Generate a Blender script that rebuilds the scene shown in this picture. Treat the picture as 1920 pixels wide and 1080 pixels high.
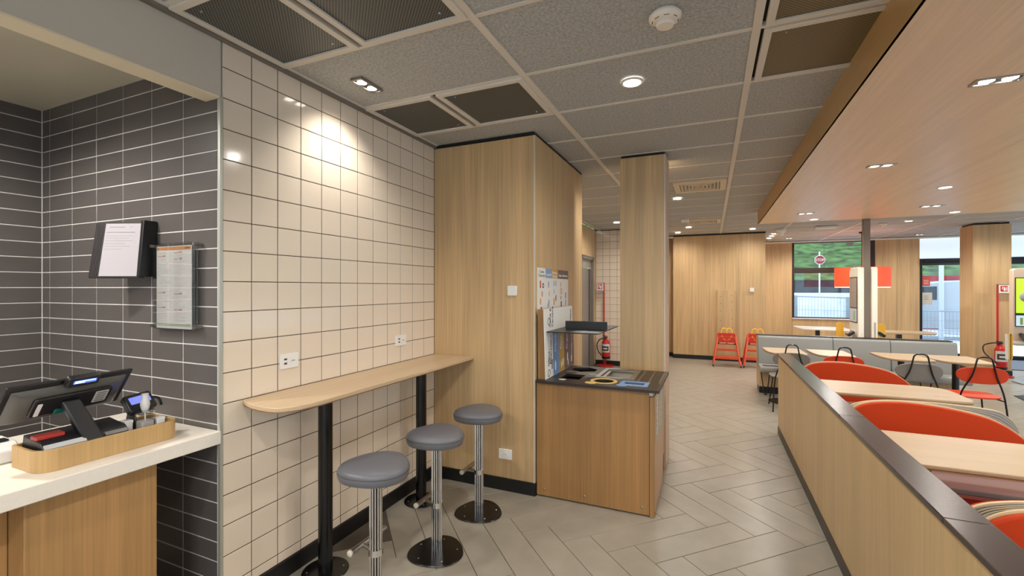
import bpy, bmesh, math, random
from mathutils import Vector, Matrix
random.seed(7)
C = bpy.context.scene.collection
PI = math.pi
for o in list(bpy.data.objects): bpy.data.objects.remove(o)

# ---------------------------------------------------------------- camera, world, exposure
cam = bpy.data.cameras.new('camera'); cam.sensor_width = 36; cam.lens = 850 / 1920 * 36
cam.clip_start = .05; cam.clip_end = 300
co = bpy.data.objects.new('camera', cam); C.objects.link(co)
co.location = (0, 0, 1.65); co.rotation_euler = (PI / 2, 0, math.atan(373 / 850))
bpy.context.scene.camera = co
vs = bpy.context.scene.view_settings
vs.view_transform = 'Standard'; vs.look = 'None'; vs.gamma = 1; vs.use_curve_mapping = False
vs.exposure = 0.27
w = bpy.data.worlds.new('world'); bpy.context.scene.world = w; w.use_nodes = True
bg = w.node_tree.nodes['Background']; bg.inputs[0].default_value = (.86, .93, 1, 1); bg.inputs[1].default_value = 2.6

WARM = (1, .955, .885)
NEUT = (1, .95, .88)
def spot(x, y, z, power, size=130, blend=.9, col=WARM, rad=.05, tgt=None):
    l = bpy.data.lights.new('lamp_and_fill_light', 'SPOT'); l.energy = power; l.spot_size = math.radians(size)
    l.spot_blend = blend; l.color = col; l.shadow_soft_size = rad
    o = bpy.data.objects.new('lamp_and_fill_light', l); C.objects.link(o); o.location = (x, y, z)
    if tgt: o.rotation_euler = (Vector(tgt) - Vector((x, y, z))).to_track_quat('-Z', 'Y').to_euler()
    return o
def portal(x, y, z, sx, sy, tgt):
    l = bpy.data.lights.new('window_portal', 'AREA'); l.shape = 'RECTANGLE'; l.size = sx; l.size_y = sy; l.cycles.is_portal = True
    o = bpy.data.objects.new('window_portal', l); C.objects.link(o); o.location = (x, y, z)
    o.rotation_euler = (Vector(tgt) - Vector((x, y, z))).to_track_quat('-Z', 'Z').to_euler()
portal(3.4, -3.75, 1.45, 10.6, 2.4, (3.4, 0, 1.45)); portal(9.25, 5.2, 1.45, 16.6, 2.4, (0, 5.2, 1.45)); portal(5.4, 14.3, 1.5, 7, 2.7, (5.4, 0, 1.5))
# fixtureless fill spots added in the unseen room behind and beside the photographer
for x, y in ((-.4, .3), (-1.5, -.6), (-.4, -1.8), (.4, -2.6), (2.6, .9), (4.6, .9), (4.8, 3.4), (4.8, 6), (6.6, 2.2), (6.6, 5), (2.9, 3.1), (2.9, -1.2)):
    spot(x, y, 2.66, 52, 168, .5)
for x, y in ((-.42, 4.75), (-1.62, 6.4), (6.6, 10.6), (.8, 8.7), (2.3, 10.9), (4.4, 10.2), (2.6, 13.0), (5.9, 12.6)):
    spot(x, y, 2.84, 42 if y < 9 else 74, 168, .5)  # more added fill spots further down the room, without fixtures

# ---------------------------------------------------------------- materials
def lin(c):
    return tuple(((v / 255) / 12.92 if v / 255 <= .04045 else ((v / 255 + .055) / 1.055) ** 2.4) for v in c) + (1,)
MC = {}
def mat(name, c=(128, 128, 128), r=.5, m=0, emis=None, es=0, trans=0, spec=.5, noise=0, ns=40, bump=0, coat=0, alpha=1):
    if name in MC: return MC[name]
    a = bpy.data.materials.new(name); a.use_nodes = True; nt = a.node_tree; b = nt.nodes['Principled BSDF']
    b.inputs['Base Color'].default_value = lin(c); b.inputs['Roughness'].default_value = r
    b.inputs['Metallic'].default_value = m; b.inputs['Specular IOR Level'].default_value = spec
    b.inputs['Transmission Weight'].default_value = trans; b.inputs['Coat Weight'].default_value = coat
    b.inputs['Alpha'].default_value = alpha
    if emis: b.inputs['Emission Color'].default_value = lin(emis); b.inputs['Emission Strength'].default_value = es
    if noise or bump:
        tc = nt.nodes.new('ShaderNodeTexCoord'); n = nt.nodes.new('ShaderNodeTexNoise')
        n.inputs['Scale'].default_value = ns; n.inputs['Detail'].default_value = 5
        nt.links.new(tc.outputs['Object'], n.inputs['Vector'])
        if noise:
            cr = nt.nodes.new('ShaderNodeValToRGB'); cr.color_ramp.elements[0].position = .3; cr.color_ramp.elements[1].position = .7
            cr.color_ramp.elements[0].color = lin(tuple(max(0, v * (1 - noise)) for v in c))
            cr.color_ramp.elements[1].color = lin(tuple(min(255, v * (1 + noise)) for v in c))
            nt.links.new(n.outputs['Fac'], cr.inputs['Fac']); nt.links.new(cr.outputs['Color'], b.inputs['Base Color'])
        if bump:
            bp = nt.nodes.new('ShaderNodeBump'); bp.inputs['Strength'].default_value = bump; bp.inputs['Distance'].default_value = .002
            nt.links.new(n.outputs['Fac'], bp.inputs['Height']); nt.links.new(bp.outputs['Normal'], b.inputs['Normal'])
    MC[name] = a; return a
def wood(name, c, axis='z', r=.42, k=.10, sc=1.0):
    """straight-grained laminate: noise stretched along one axis"""
    if name in MC: return MC[name]
    a = mat(name, c, r); nt = a.node_tree; b = nt.nodes['Principled BSDF']
    tc = nt.nodes.new('ShaderNodeTexCoord')
    def layer(s_across, s_along, lo, hi, detail):
        mp = nt.nodes.new('ShaderNodeMapping')
        s = {'x': (s_along, s_across, s_across), 'y': (s_across, s_along, s_across), 'z': (s_across, s_across, s_along)}[axis]
        mp.inputs['Scale'].default_value = tuple(v * sc for v in s)
        n = nt.nodes.new('ShaderNodeTexNoise'); n.inputs['Scale'].default_value = 1; n.inputs['Detail'].default_value = detail
        nt.links.new(tc.outputs['Object'], mp.inputs['Vector']); nt.links.new(mp.outputs['Vector'], n.inputs['Vector'])
        cr = nt.nodes.new('ShaderNodeValToRGB'); e = cr.color_ramp.elements
        e[0].position = .3; e[1].position = .7
        e[0].color = (lo,) * 3 + (1,); e[1].color = (hi,) * 3 + (1,)
        nt.links.new(n.outputs['Fac'], cr.inputs['Fac']); return cr.outputs['Color']
    l1 = layer(110, 1.6, 1 - k, 1 + k, 4); l2 = layer(7, .35, 1 - k * 1.1, 1 + k * .9, 3); l3 = layer(30, .8, 1 - k * .6, 1 + k * .6, 2)
    cur = None
    for l in (l1, l2, l3):
        mx = nt.nodes.new('ShaderNodeMix'); mx.data_type = 'RGBA'; mx.blend_type = 'MULTIPLY'; mx.inputs['Factor'].default_value = 1
        if cur is None: mx.inputs[6].default_value = lin(c)
        else: nt.links.new(cur, mx.inputs[6])
        nt.links.new(l, mx.inputs[7]); cur = mx.outputs[2]
    nt.links.new(cur, b.inputs['Base Color'])
    return a

W_CAB = wood('oak_laminate', (196, 164, 120), 'z', k=.12)
W_BIN = wood('amber_laminate', (156, 116, 70), 'z', k=.12)
W_TAB = wood('pale_oak_x', (180, 156, 124), 'x', .38, .05)
W_BAR = wood('pale_oak_y', (198, 172, 138), 'y', .38, .06)
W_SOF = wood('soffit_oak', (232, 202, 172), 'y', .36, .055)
W_PAR = wood('partition_oak', (192, 164, 120), 'z', .42, .08)
W_TRAY = wood('tray_oak', (190, 154, 102), 'z', .4, .08)
W_COUNT = wood('counter_oak', (172, 132, 84), 'z', .42, .12)
CREAM = mat('cream_glaze', (228, 212, 192), .12, noise=.012, ns=3, coat=.3)
GROUT_D = mat('dark_grout', (72, 64, 56), .9)
CHAR = mat('charcoal_tile', (90, 84, 81), .32, noise=.05, ns=4)
GROUT_L = mat('light_grout', (206, 204, 200), .9)
PLANK = mat('stone_plank', (154, 147, 134), .33, noise=.035, ns=5)
GROUT_F = mat('floor_grout', (92, 82, 70), .9)
BLACK = mat('black_metal', (16, 16, 17), .4)
BASEB = mat('black_baseboard', (18, 17, 17), .5)
GPLAST = mat('bulkhead_grey', (196, 186, 172), .8)
BEIGE = mat('niche_ceiling', (198, 190, 170), .85)
WHITE = mat('white_plastic', (232, 230, 226), .35)
CHROME = mat('chrome', (225, 225, 225), .16, 1)
STEEL = mat('brushed_steel', (168, 164, 158), .32, 1)
GLAMP = mat('lamp_glow', (255, 250, 240), .5, emis=(255, 244, 228), es=14)
ORANGE = mat('orange_red_vinyl', (184, 54, 4), .6, spec=.25)
REDPL = mat('red_paint', (190, 30, 24), .35)
GREYV = mat('grey_vinyl', (100, 100, 106), .40, bump=.15, ns=120)
GRIDM = mat('grid_bar_paint', (216, 208, 196), .6)
PANEL = mat('mineral_panel', (172, 172, 170), .9, noise=.11, ns=75, bump=.5)

def grille_mat(name, c, hole):
    a = mat(name, c, .5); nt = a.node_tree; b = nt.nodes['Principled BSDF']
    tc = nt.nodes.new('ShaderNodeTexCoord'); mp = nt.nodes.new('ShaderNodeMapping')
    mp.inputs['Rotation'].default_value = (0, 0, PI / 4); mp.inputs['Scale'].default_value = (80, 80, 1)
    v = nt.nodes.new('ShaderNodeTexVoronoi'); v.voronoi_dimensions = '2D'; v.inputs['Randomness'].default_value = 0; v.inputs['Scale'].default_value = 1
    cr = nt.nodes.new('ShaderNodeValToRGB'); cr.color_ramp.interpolation = 'LINEAR'
    cr.color_ramp.elements[0].position = .33; cr.color_ramp.elements[1].position = .38
    cr.color_ramp.elements[0].color = lin(hole); cr.color_ramp.elements[1].color = lin(c)
    nt.links.new(tc.outputs['Object'], mp.inputs['Vector']); nt.links.new(mp.outputs['Vector'], v.inputs['Vector'])
    nt.links.new(v.outputs['Distance'], cr.inputs['Fac']); nt.links.new(cr.outputs['Color'], b.inputs['Base Color'])
    return a
GRILLE = grille_mat('perforated_grey', (104, 104, 98), (26, 25, 22))
GRILLE_LIT = grille_mat('perforated_warm_lit', (128, 112, 76), (70, 58, 34))  # olive tint paints the yellowish light on these sheets into their colour

# ---------------------------------------------------------------- builders
OFF = {}
def linkp(o, parent):
    C.objects.link(o)
    if parent is not None: o.parent = parent
def top_of(o):
    while o.parent is not None: o = o.parent
    return o
class MB:
    def __init__(s): s.v = []; s.f = []
    def mark(s): return len(s.v)
    def xf(s, M, a=0):
        for i in range(a, len(s.v)): s.v[i] = tuple(M @ Vector(s.v[i]))
        return s
    def box(s, x0, x1, y0, y1, z0, z1):
        n = len(s.v)
        s.v += [(x, y, z) for z in (z0, z1) for y in (y0, y1) for x in (x0, x1)]
        s.f += [tuple(n + i for i in q) for q in ((0, 2, 3, 1), (4, 5, 7, 6), (0, 1, 5, 4), (2, 6, 7, 3), (0, 4, 6, 2), (1, 3, 7, 5))]
        return s
    def prism(s, pts, a, b, axis='z'):
        """2-D outline extruded; axis z: (x,y), axis y: (x,z), axis x: (y,z)"""
        n = len(s.v); k = len(pts)
        P = {'z': lambda p, t: (p[0], p[1], t), 'y': lambda p, t: (p[0], t, p[1]), 'x': lambda p, t: (t, p[0], p[1])}[axis]
        s.v += [P(p, a) for p in pts] + [P(p, b) for p in pts]
        s.f.append(tuple(n + i for i in range(k))[::-1]); s.f.append(tuple(n + k + i for i in range(k)))
        s.f += [(n + i, n + (i + 1) % k, n + k + (i + 1) % k, n + k + i) for i in range(k)]
        return s
    def ring(s, outer, inner, a, b, axis='z'):
        n = len(s.v); k = len(outer)
        P = {'z': lambda p, t: (p[0], p[1], t), 'y': lambda p, t: (p[0], t, p[1]), 'x': lambda p, t: (t, p[0], p[1])}[axis]
        for pts, t in ((outer, a), (inner, a), (outer, b), (inner, b)): s.v += [P(p, t) for p in pts]
        for i in range(k):
            j = (i + 1) % k; o0, i0, o1, i1 = n, n + k, n + 2 * k, n + 3 * k
            s.f += [(o0 + i, i0 + i, i0 + j, o0 + j), (o1 + i, o1 + j, i1 + j, i1 + i), (o0 + i, o0 + j, o1 + j, o1 + i), (i0 + i, i1 + i, i1 + j, i0 + j)]
        return s
    def stack(s, rings):
        """closed surface through rings of equal vertex count (3-D points)"""
        n = len(s.v); k = len(rings[0])
        for r in rings: s.v += [tuple(p) for p in r]
        s.f.append(tuple(n + i for i in range(k))[::-1])
        for q in range(len(rings) - 1):
            a = n + q * k; b = a + k
            s.f += [(a + i, a + (i + 1) % k, b + (i + 1) % k, b + i) for i in range(k)]
        e = n + (len(rings) - 1) * k; s.f.append(tuple(e + i for i in range(k)))
        return s
    def lathe(s, c, prof, n=20, axis='z'):
        R = []
        for r, h in prof:
            q = []
            for i in range(n):
                a = 2 * PI * i / n; x, y = r * math.cos(a), r * math.sin(a)
                q.append({'z': (c[0] + x, c[1] + y, c[2] + h), 'y': (c[0] + x, c[1] + h, c[2] + y), 'x': (c[0] + h, c[1] + x, c[2] + y)}[axis])
            R.append(q)
        return s.stack(R)
    def cyl(s, c, r, h, n=20, axis='z'): return s.lathe(c, [(r, 0), (r, h)], n, axis)
    def tube(s, pts, r, n=8, closed=False):
        pts = [Vector(p) for p in pts]; k = len(pts); R = []; up = None
        for i, p in enumerate(pts):
            if closed: d = pts[(i + 1) % k] - pts[i - 1]
            else: d = pts[min(i + 1, k - 1)] - pts[max(i - 1, 0)]
            d.normalize()
            if up is None: up = d.orthogonal().normalized()
            up = (up - d * up.dot(d)).normalized(); sd = d.cross(up)
            R.append([p + (up * math.cos(2 * PI * j / n) + sd * math.sin(2 * PI * j / n)) * r for j in range(n)])
        if not closed: return s.stack(R)
        b = len(s.v)
        for q in R: s.v += [tuple(p) for p in q]
        for i in range(k):
            a0 = b + i * n; a1 = b + ((i + 1) % k) * n
            s.f += [(a0 + j, a0 + (j + 1) % n, a1 + (j + 1) % n, a1 + j) for j in range(n)]
        return s
    def build(s, name, m, parent=None, bev=0, smooth=False, label=None, seg=2, kind=None):
        off = OFF.get(top_of(parent).name, Vector()) if parent is not None else Vector()
        me = bpy.data.meshes.new(name)
        me.from_pydata([tuple(Vector(p) - off) for p in s.v], [], s.f)
        bm = bmesh.new(); bm.from_mesh(me); bmesh.ops.recalc_face_normals(bm, faces=bm.faces); bm.to_mesh(me); bm.free()
        me.materials.append(m)
        if smooth:
            me.shade_smooth()
            me.set_sharp_from_angle(angle=math.radians(40))
        o = bpy.data.objects.new(name, me); linkp(o, parent)
        if bev:
            b = o.modifiers.new('bevel', 'BEVEL'); b.width = bev; b.segments = seg; b.limit_method = 'ANGLE'; b.angle_limit = math.radians(40)
            if seg > 1: me.shade_smooth(); me.set_sharp_from_angle(angle=math.radians(75))
        if label: o['label'] = label
        if kind: o['kind'] = kind
        return o
def thing(name, label, cat, loc=(0, 0, 0), rot=0, group=None, local=False):
    o = bpy.data.objects.new(name, None); C.objects.link(o); o.location = loc; o.rotation_euler = (0, 0, rot)
    o.empty_display_size = .05
    o['label'] = label; o['category'] = cat
    if group: o['group'] = group
    OFF[o.name] = Vector() if local else Vector(loc)
    return o
def struct(name, m, mb, **k):
    o = mb.build(name, m, **k); o['kind'] = 'structure'; return o
def dup(root, loc, rot=None, label=None):
    r = root.copy(); C.objects.link(r); r.location = loc
    if rot is not None: r.rotation_euler = (0, 0, rot)
    if label: r['label'] = label
    for ch in list(root.children):
        c = ch.copy(); C.objects.link(c); c.parent = r
        for g in ch.children:
            d = g.copy(); C.objects.link(d); d.parent = c
    return r
def rrect(x0, x1, y0, y1, r, n=5):
    P = []
    rr = r if isinstance(r, (list, tuple)) else (r,) * 4
    for (cx, cy, a0, q) in ((x1, y0, -PI / 2, rr[0]), (x1, y1, 0, rr[1]), (x0, y1, PI / 2, rr[2]), (x0, y0, PI, rr[3])):
        sx = -1 if cx == x1 else 1; sy = 1 if cy == y0 else -1
        for i in range(n + 1):
            a = a0 + PI / 2 * i / n
            P.append((cx + sx * q + q * math.cos(a), cy + sy * q + q * math.sin(a)))
    return P
def smoothline(pts, n=5):
    out = []
    for i in range(len(pts) - 1):
        p0, p1, p2, p3 = (Vector(pts[max(i - 1, 0)]), Vector(pts[i]), Vector(pts[i + 1]), Vector(pts[min(i + 2, len(pts) - 1)]))
        for j in range(n):
            t = j / n
            out.append(.5 * ((2 * p1) + (p2 - p0) * t + (2 * p0 - 5 * p1 + 4 * p2 - p3) * t * t + (3 * p1 - p0 - 3 * p2 + p3) * t ** 3))
    out.append(Vector(pts[-1])); return [tuple(p) for p in out]
def text(body, size, M, m, parent, name='lettering', ext=.0006, align='LEFT', label=None, w=None):
    cu = bpy.data.curves.new('t', 'FONT'); cu.body = body; cu.size = size; cu.extrude = ext; cu.align_x = align; cu.resolution_u = 3
    t = bpy.data.objects.new('t', cu); C.objects.link(t)
    me = bpy.data.meshes.new_from_object(t.evaluated_get(bpy.context.evaluated_depsgraph_get()))
    bpy.data.objects.remove(t)
    off = OFF.get(top_of(parent).name, Vector()) if parent is not None else Vector()
    if w:
        xs = [v.co.x for v in me.vertices]; k = w / max(1e-6, max(xs) - min(xs)); 
        for v in me.vertices: v.co.x *= k
    me.transform(Matrix.Translation(-off) @ M); me.materials.clear(); me.materials.append(m); me.name = name
    o = bpy.data.objects.new(name, me); linkp(o, parent)
    if label: o['label'] = label
    return o
# text frames: letters facing -Y, +X, and running upward on a +X face
def F_y(x, y, z): return Matrix.Translation((x, y, z)) @ Matrix.Rotation(PI / 2, 4, 'X')
def F_x(x, y, z): return Matrix.Translation((x, y, z)) @ Matrix.Rotation(PI / 2, 4, 'Z') @ Matrix.Rotation(PI / 2, 4, 'X')
TM = {}
def piece_mesh(name, w_, h, t, c, m):
    k = (name, round(w_, 4), round(h, 4))
    if k in TM: return TM[k]
    q = MB()
    def r(y, i): return [(-w_ / 2 + i, y, -h / 2 + i), (w_ / 2 - i, y, -h / 2 + i), (w_ / 2 - i, y, h / 2 - i), (-w_ / 2 + i, y, h / 2 - i)]
    q.stack([r(t, 0), r(c, 0), r(0, c)])
    me = bpy.data.meshes.new(name); me.from_pydata(q.v, [], q.f)
    bm = bmesh.new(); bm.from_mesh(me); bmesh.ops.recalc_face_normals(bm, faces=bm.faces); bm.to_mesh(me); bm.free()
    me.materials.append(m); TM[k] = me; return me
def inst(me, name, parent, loc, rot=(0, 0, 0)):
    o = bpy.data.objects.new(name, me); linkp(o, parent); o.location = loc; o.rotation_euler = rot; return o
def bool_cut(o, cutters):
    """real openings: subtract the cutter meshes, then delete them"""
    cs = []
    for q in cutters:
        me = bpy.data.meshes.new('c'); off = OFF.get(top_of(o).name, Vector())
        me.from_pydata([tuple(Vector(p) - off) for p in q.v], [], q.f)
        bm = bmesh.new(); bm.from_mesh(me); bmesh.ops.recalc_face_normals(bm, faces=bm.faces); bm.to_mesh(me); bm.free()
        c = bpy.data.objects.new('c', me); C.objects.link(c); c.location = o.parent.location if o.parent else (0, 0, 0); cs.append(c)
        b = o.modifiers.new('b', 'BOOLEAN'); b.object = c; b.operation = 'DIFFERENCE'; b.solver = 'EXACT'
    bpy.context.view_layer.update()
    me = bpy.data.meshes.new_from_object(o.evaluated_get(bpy.context.evaluated_depsgraph_get()))
    o.modifiers.clear(); old = o.data; o.data = me; me.name = old.name
    for c in cs: bpy.data.objects.remove(c)

# glass that lets light straight through and mirrors a little
def glass_mat(name, tint=(235, 242, 246), amt=.08):
    a = bpy.data.materials.new(name); a.use_nodes = True; nt = a.node_tree; nt.nodes.remove(nt.nodes['Principled BSDF'])
    t = nt.nodes.new('ShaderNodeBsdfTransparent'); t.inputs[0].default_value = lin(tint)
    g = nt.nodes.new('ShaderNodeBsdfGlossy'); g.inputs['Roughness'].default_value = .02
    fr = nt.nodes.new('ShaderNodeLayerWeight'); fr.inputs[0].default_value = .25
    ml = nt.nodes.new('ShaderNodeMath'); ml.operation = 'MULTIPLY_ADD'; ml.inputs[1].default_value = .4; ml.inputs[2].default_value = amt
    mx = nt.nodes.new('ShaderNodeMixShader'); nt.links.new(fr.outputs['Fresnel'], ml.inputs[0]); nt.links.new(ml.outputs[0], mx.inputs[0])
    nt.links.new(t.outputs[0], mx.inputs[1]); nt.links.new(g.outputs[0], mx.inputs[2])
    nt.links.new(mx.outputs[0], nt.nodes['Material Output'].inputs[0]); return a
GLASS = glass_mat('window_glass', amt=.03)
ACRY = glass_mat('acrylic', (244, 245, 245), .03)

# ---------------------------------------------------------------- floor: herringbone planks 20 x 80
floor = struct('floor', GROUT_F, MB().box(-4.2, 9.2, -3.6, 14.2, -.12, -.003))
PW, PL, S2 = .2053, .812, math.sqrt(2)
def plank(cx, cy, ang, seen):
    return (cx, cy, ang)
cells = []
A0 = Vector((-1.031, 2.975))
ea = Vector((1, 1)) / S2; eb = Vector((1, -1)) / S2
for i in range(-60, 60):
    for j in range(-12, 12):
        o0 = A0 + ea * (PW * i + PL * j) + eb * (PW * i - PL * j)
        for kind in (0, 1):
            if kind == 0: c = o0 + ea * PL / 2 + eb * PW / 2; ang = PI / 4
            else: c = o0 + ea * PW / 2 + eb * (PW + PL / 2); ang = -PI / 4
            if -2.5 < c.x < 9 and -3.4 < c.y < 14 and not (c.x < -2.2 and c.y > 1.3): cells.append((c.x, c.y, ang))
Rv = Vector((math.cos(math.atan(373 / 850)), math.sin(math.atan(373 / 850)))); Fv = Vector((-Rv.y, Rv.x))
def proj(x, y, z):
    p = Vector((x, y)); d = p.dot(Fv)
    return (960 + 850 * p.dot(Rv) / d, 540 - 850 * (z - 1.65) / d, d) if d > .1 else (9999, 9999, .1)
def rank(c):
    u, v, d = proj(c[0], c[1], 0)
    vis = -150 < u < 2070 and v < 1250 and (c[0] < .9 or (c[1] > 6.3 and c[0] > 3.1) ) and not (-2.2 < c[0] < -1.35 and c[1] > 3.7)
    if -1.2 < c[0] < -.5 and c[1] > 3.8 and c[1] < 4.6: vis = False
    return d if vis else 1000 + d
cells.sort(key=rank)
def plank_mesh():
    q = MB(); L, W_, g, c = PL / 2, PW / 2, .0022, .0010
    def r(z, i): return [(-L + i, -W_ + i, z), (L - i, -W_ + i, z), (L - i, W_ - i, z), (-L + i, W_ - i, z)]
    q.stack([r(-.010, g), r(-c, g), r(0, g + c)])
    me = bpy.data.meshes.new('plank'); me.from_pydata(q.v, [], q.f)
    bm = bmesh.new(); bm.from_mesh(me); bmesh.ops.recalc_face_normals(bm, faces=bm.faces); bm.to_mesh(me); bm.free()
    me.materials.append(PLANK); return me
pm = plank_mesh()
for c in cells[:290]: inst(pm, 'plank', floor, (c[0], c[1], 0), (0, 0, c[2]))
q = MB()
for c in cells[290:]:
    a = q.mark(); g = .0022; q.box(-PL / 2 + g, PL / 2 - g, -PW / 2 + g, PW / 2 - g, -.010, 0)
    q.xf(Matrix.Translation((c[0], c[1], 0)) @ Matrix.Rotation(c[2], 4, 'Z'), a)
q.build('distant_planks', PLANK, floor, kind='stuff')

# ---------------------------------------------------------------- ceiling grid at 2.89
ceil = struct('ceiling', mat('ceiling_void', (60, 58, 55), .9), MB().box(-2.3, 9.2, -3.6, 14.2, 2.92, 3.0))
XM = [-2.2, -1.0, .2, 1.4, 2.6, 3.8, 5.0, 6.2, 7.4, 8.6]
Y0, DY = 1.83, .622
G4 = {(-1, 0), (1, 0), (0, 2), (1, 2)}
for k in range(-5, 20):
    ya, yb = Y0 + DY * k, Y0 + DY * (k + 1)
    for i in range(len(XM) - 1):
        if XM[i] > .5 and yb < 8.4: continue
        if (k, i) in G4: continue
        if k == 1 and i == 0: continue
        x0, x1 = XM[i], XM[i + 1]
        q = MB(); q.stack([[(x0, ya, 2.91), (x1, ya, 2.91), (x1, yb, 2.91), (x0, yb, 2.91)], [(x0 + .01, ya + .01, 2.895), (x1 - .01, ya + .01, 2.895), (x1 - .01, yb - .01, 2.895), (x0 + .01, yb - .01, 2.895)]])
        o = q.build('ceiling_panel', PANEL, ceil)
for i, x in enumerate(XM):
    y0 = -1.5 if x < .5 else 8.4
    MB().box(x - .019, x + .019, y0, 14.1, 2.887, 2.915).build('main_bar', GRIDM, ceil)
for k in range(-4, 21):
    y = Y0 + DY * k; x1 = .72 if y < 8.4 else 9.1
    MB().box(-2.22, x1, y - .011, y + .011, 2.889, 2.912).build('cross_bar', GRIDM, ceil)
# perforated air panels
def grille(x0, x1, ya, yb, m, label, grp):
    t = thing('air_grille', label, 'ceiling grille', ((x0 + x1) / 2, (ya + yb) / 2, 2.884), 0, grp)
    MB().ring(rrect(x0, x1, ya, yb, .002, 1), rrect(x0 + .035, x1 - .035, ya + .035, yb - .035, .002, 1), 2.878, 2.905).build('frame', GRIDM, t, bev=.004, seg=1)
    MB().box(x0 + .034, x1 - .034, ya + .034, yb - .034, 2.888, 2.896).build('perforated_sheet', m, t)
    for sx, sy in ((x0 + .1, ya + .08), (x1 - .1, yb - .08)): MB().lathe((sx, sy, 2.884), [(.004, 0), (.006, .004)], 8).build('screw', STEEL, t)
Y = lambda k: Y0 + DY * k
grille(-2.19, -1.655, Y(-1) + .012, Y(0) - .012, GRILLE, 'large grey perforated ceiling grille against the cream tiled wall, nearest the serving counter', 'grey perforated ceiling grilles')
grille(-1.62, -1.02, Y(-1) + .012, Y(0) - .012, GRILLE, 'large grey perforated ceiling grille at the top edge, one panel away from the tiled wall', 'grey perforated ceiling grilles')
grille(-2.19, -1.655, Y(1) + .012, Y(2) - .012, GRILLE, 'dark grey perforated ceiling grille beside the tiled wall in front of the wood cupboard', 'grey perforated ceiling grilles')
grille(-1.62, -1.02, Y(1) + .012, Y(2) - .012, GRILLE, 'grey perforated ceiling grille above the wood cupboard corner, away from the tiled wall', 'grey perforated ceiling grilles')
grille(.235, .80, Y(1) + .012, Y(2) - .012, GRILLE_LIT, 'perforated ceiling grille coloured as warmly lit against the lowered wood ceiling, the fully visible one', 'warm-lit perforated ceiling grilles')
grille(.235, .80, Y(0) + .012, Y(1) - .012, GRILLE_LIT, 'perforated ceiling grille coloured as warmly lit, cut by the top edge of the picture', 'warm-lit perforated ceiling grilles')
# wall angle along the tiled wall
struct('trim_1', mat('angle_trim', (128, 122, 114), .5, .3), MB().box(-2.225, -2.195, -1.5, 3.37, 2.872, 2.90))

# ---------------------------------------------------------------- lowered wood ceiling
SX, SZ, SY = .70, 2.69, 8.38
sof = struct('ceiling_soffit', W_SOF, MB().box(SX + .012, 8.5, -3.4, SY - .01, SZ + .012, 2.90))
for i in range(6):
    for j in range(5):
        x0 = SX + i * 1.3; y0 = -3.4 + j * 2.356
        MB().box(x0 + .0008, x0 + 1.2992, y0 + .0008, y0 + 2.3552, SZ, SZ + .014).build('panel', W_SOF, sof)
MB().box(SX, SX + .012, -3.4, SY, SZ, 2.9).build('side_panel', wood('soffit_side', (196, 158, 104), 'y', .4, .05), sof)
MB().box(SX, 8.5, SY - .01, SY, SZ, 2.9).build('end_panel', W_SOF, sof)

# ---------------------------------------------------------------- tiled walls
def tiles_y(parent, X, ys, zs, m, name='tile', gap=.0044, jit=.0012):
    """tiles on a plane X, facing +X"""
    for a in range(len(ys) - 1):
        for b in range(len(zs) - 1):
            w_, h = ys[a + 1] - ys[a] - gap, zs[b + 1] - zs[b] - gap
            if w_ < .01 or h < .01: continue
            inst(piece_mesh(name + m.name, w_, h, .008, .0016, m), name, parent, (X, (ys[a] + ys[a + 1]) / 2, (zs[b] + zs[b + 1]) / 2),
                 (random.uniform(-jit, jit), 0, PI / 2 + random.uniform(-jit, jit)))
def tiles_x(parent, Yp, xs, zs, m, name='tile', gap=.0044, jit=.0012):
    for a in range(len(xs) - 1):
        for b in range(len(zs) - 1):
            w_, h = xs[a + 1] - xs[a] - gap, zs[b + 1] - zs[b] - gap
            if w_ < .01 or h < .01: continue
            inst(piece_mesh(name + m.name, w_, h, .008, .0016, m), name, parent, ((xs[a] + xs[a + 1]) / 2, Yp, (zs[b] + zs[b + 1]) / 2),
                 (random.uniform(-jit, jit), 0, random.uniform(-jit, jit)))
XL = -2.225
wl = struct('wall_left', GROUT_D, MB().box(XL - .09, XL - .0022, 1.492, 3.40, 0, 2.92))
ys = [1.487 + .157 * k for k in range(13)]
zs = [.10] + [2.752 - .1528 * k for k in range(17, -1, -1)] + [2.875]
zs = [z for z in zs if z >= .10]
tiles_y(wl, XL, ys, zs, CREAM)
struct('baseboard_left', BASEB, MB().box(XL, XL + .012, 1.49, 3.37, 0, .10), bev=.002)
struct('trim_2', mat('edge_trim', (196, 196, 186), .35, .6), MB().box(XL - .012, XL + .003, 1.472, 1.486, 0, 2.60))
# dark niche behind the serving counter
YN = 1.48
wn = struct('wall_niche', GROUT_L, MB().box(-4.1, XL - .012, YN + .0022, YN + .10, 0, 2.92))
xs = [-4.004] + [-3.909 + .2757 * k for k in range(7)]
zd = [.085 - .075] + [1.653 - .098 * k for k in range(16, 0, -1)] + [1.653 + .098 * k for k in range(0, 12)] + [2.81]
tiles_x(wn, YN, xs, zd, CHAR, gap=.0058)
wn2 = struct('wall_niche_side', GROUT_L, MB().box(-4.10, -4.0072, -2.6, YN + .1, 0, 2.92))
tiles_y(wn2, -4.005, [YN - .2757 * k for k in range(5, -1, -1)], zd, CHAR, gap=.0058)
struct('wall_niche_back', mat('back_of_house', (150, 145, 138), .7), MB().box(-4.1, XL - .1, -2.7, -2.6, 0, 2.92))
struct('ceiling_niche', BEIGE, MB().box(-4.1, XL - .09, -2.7, YN, 2.81, 2.90))
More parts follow.
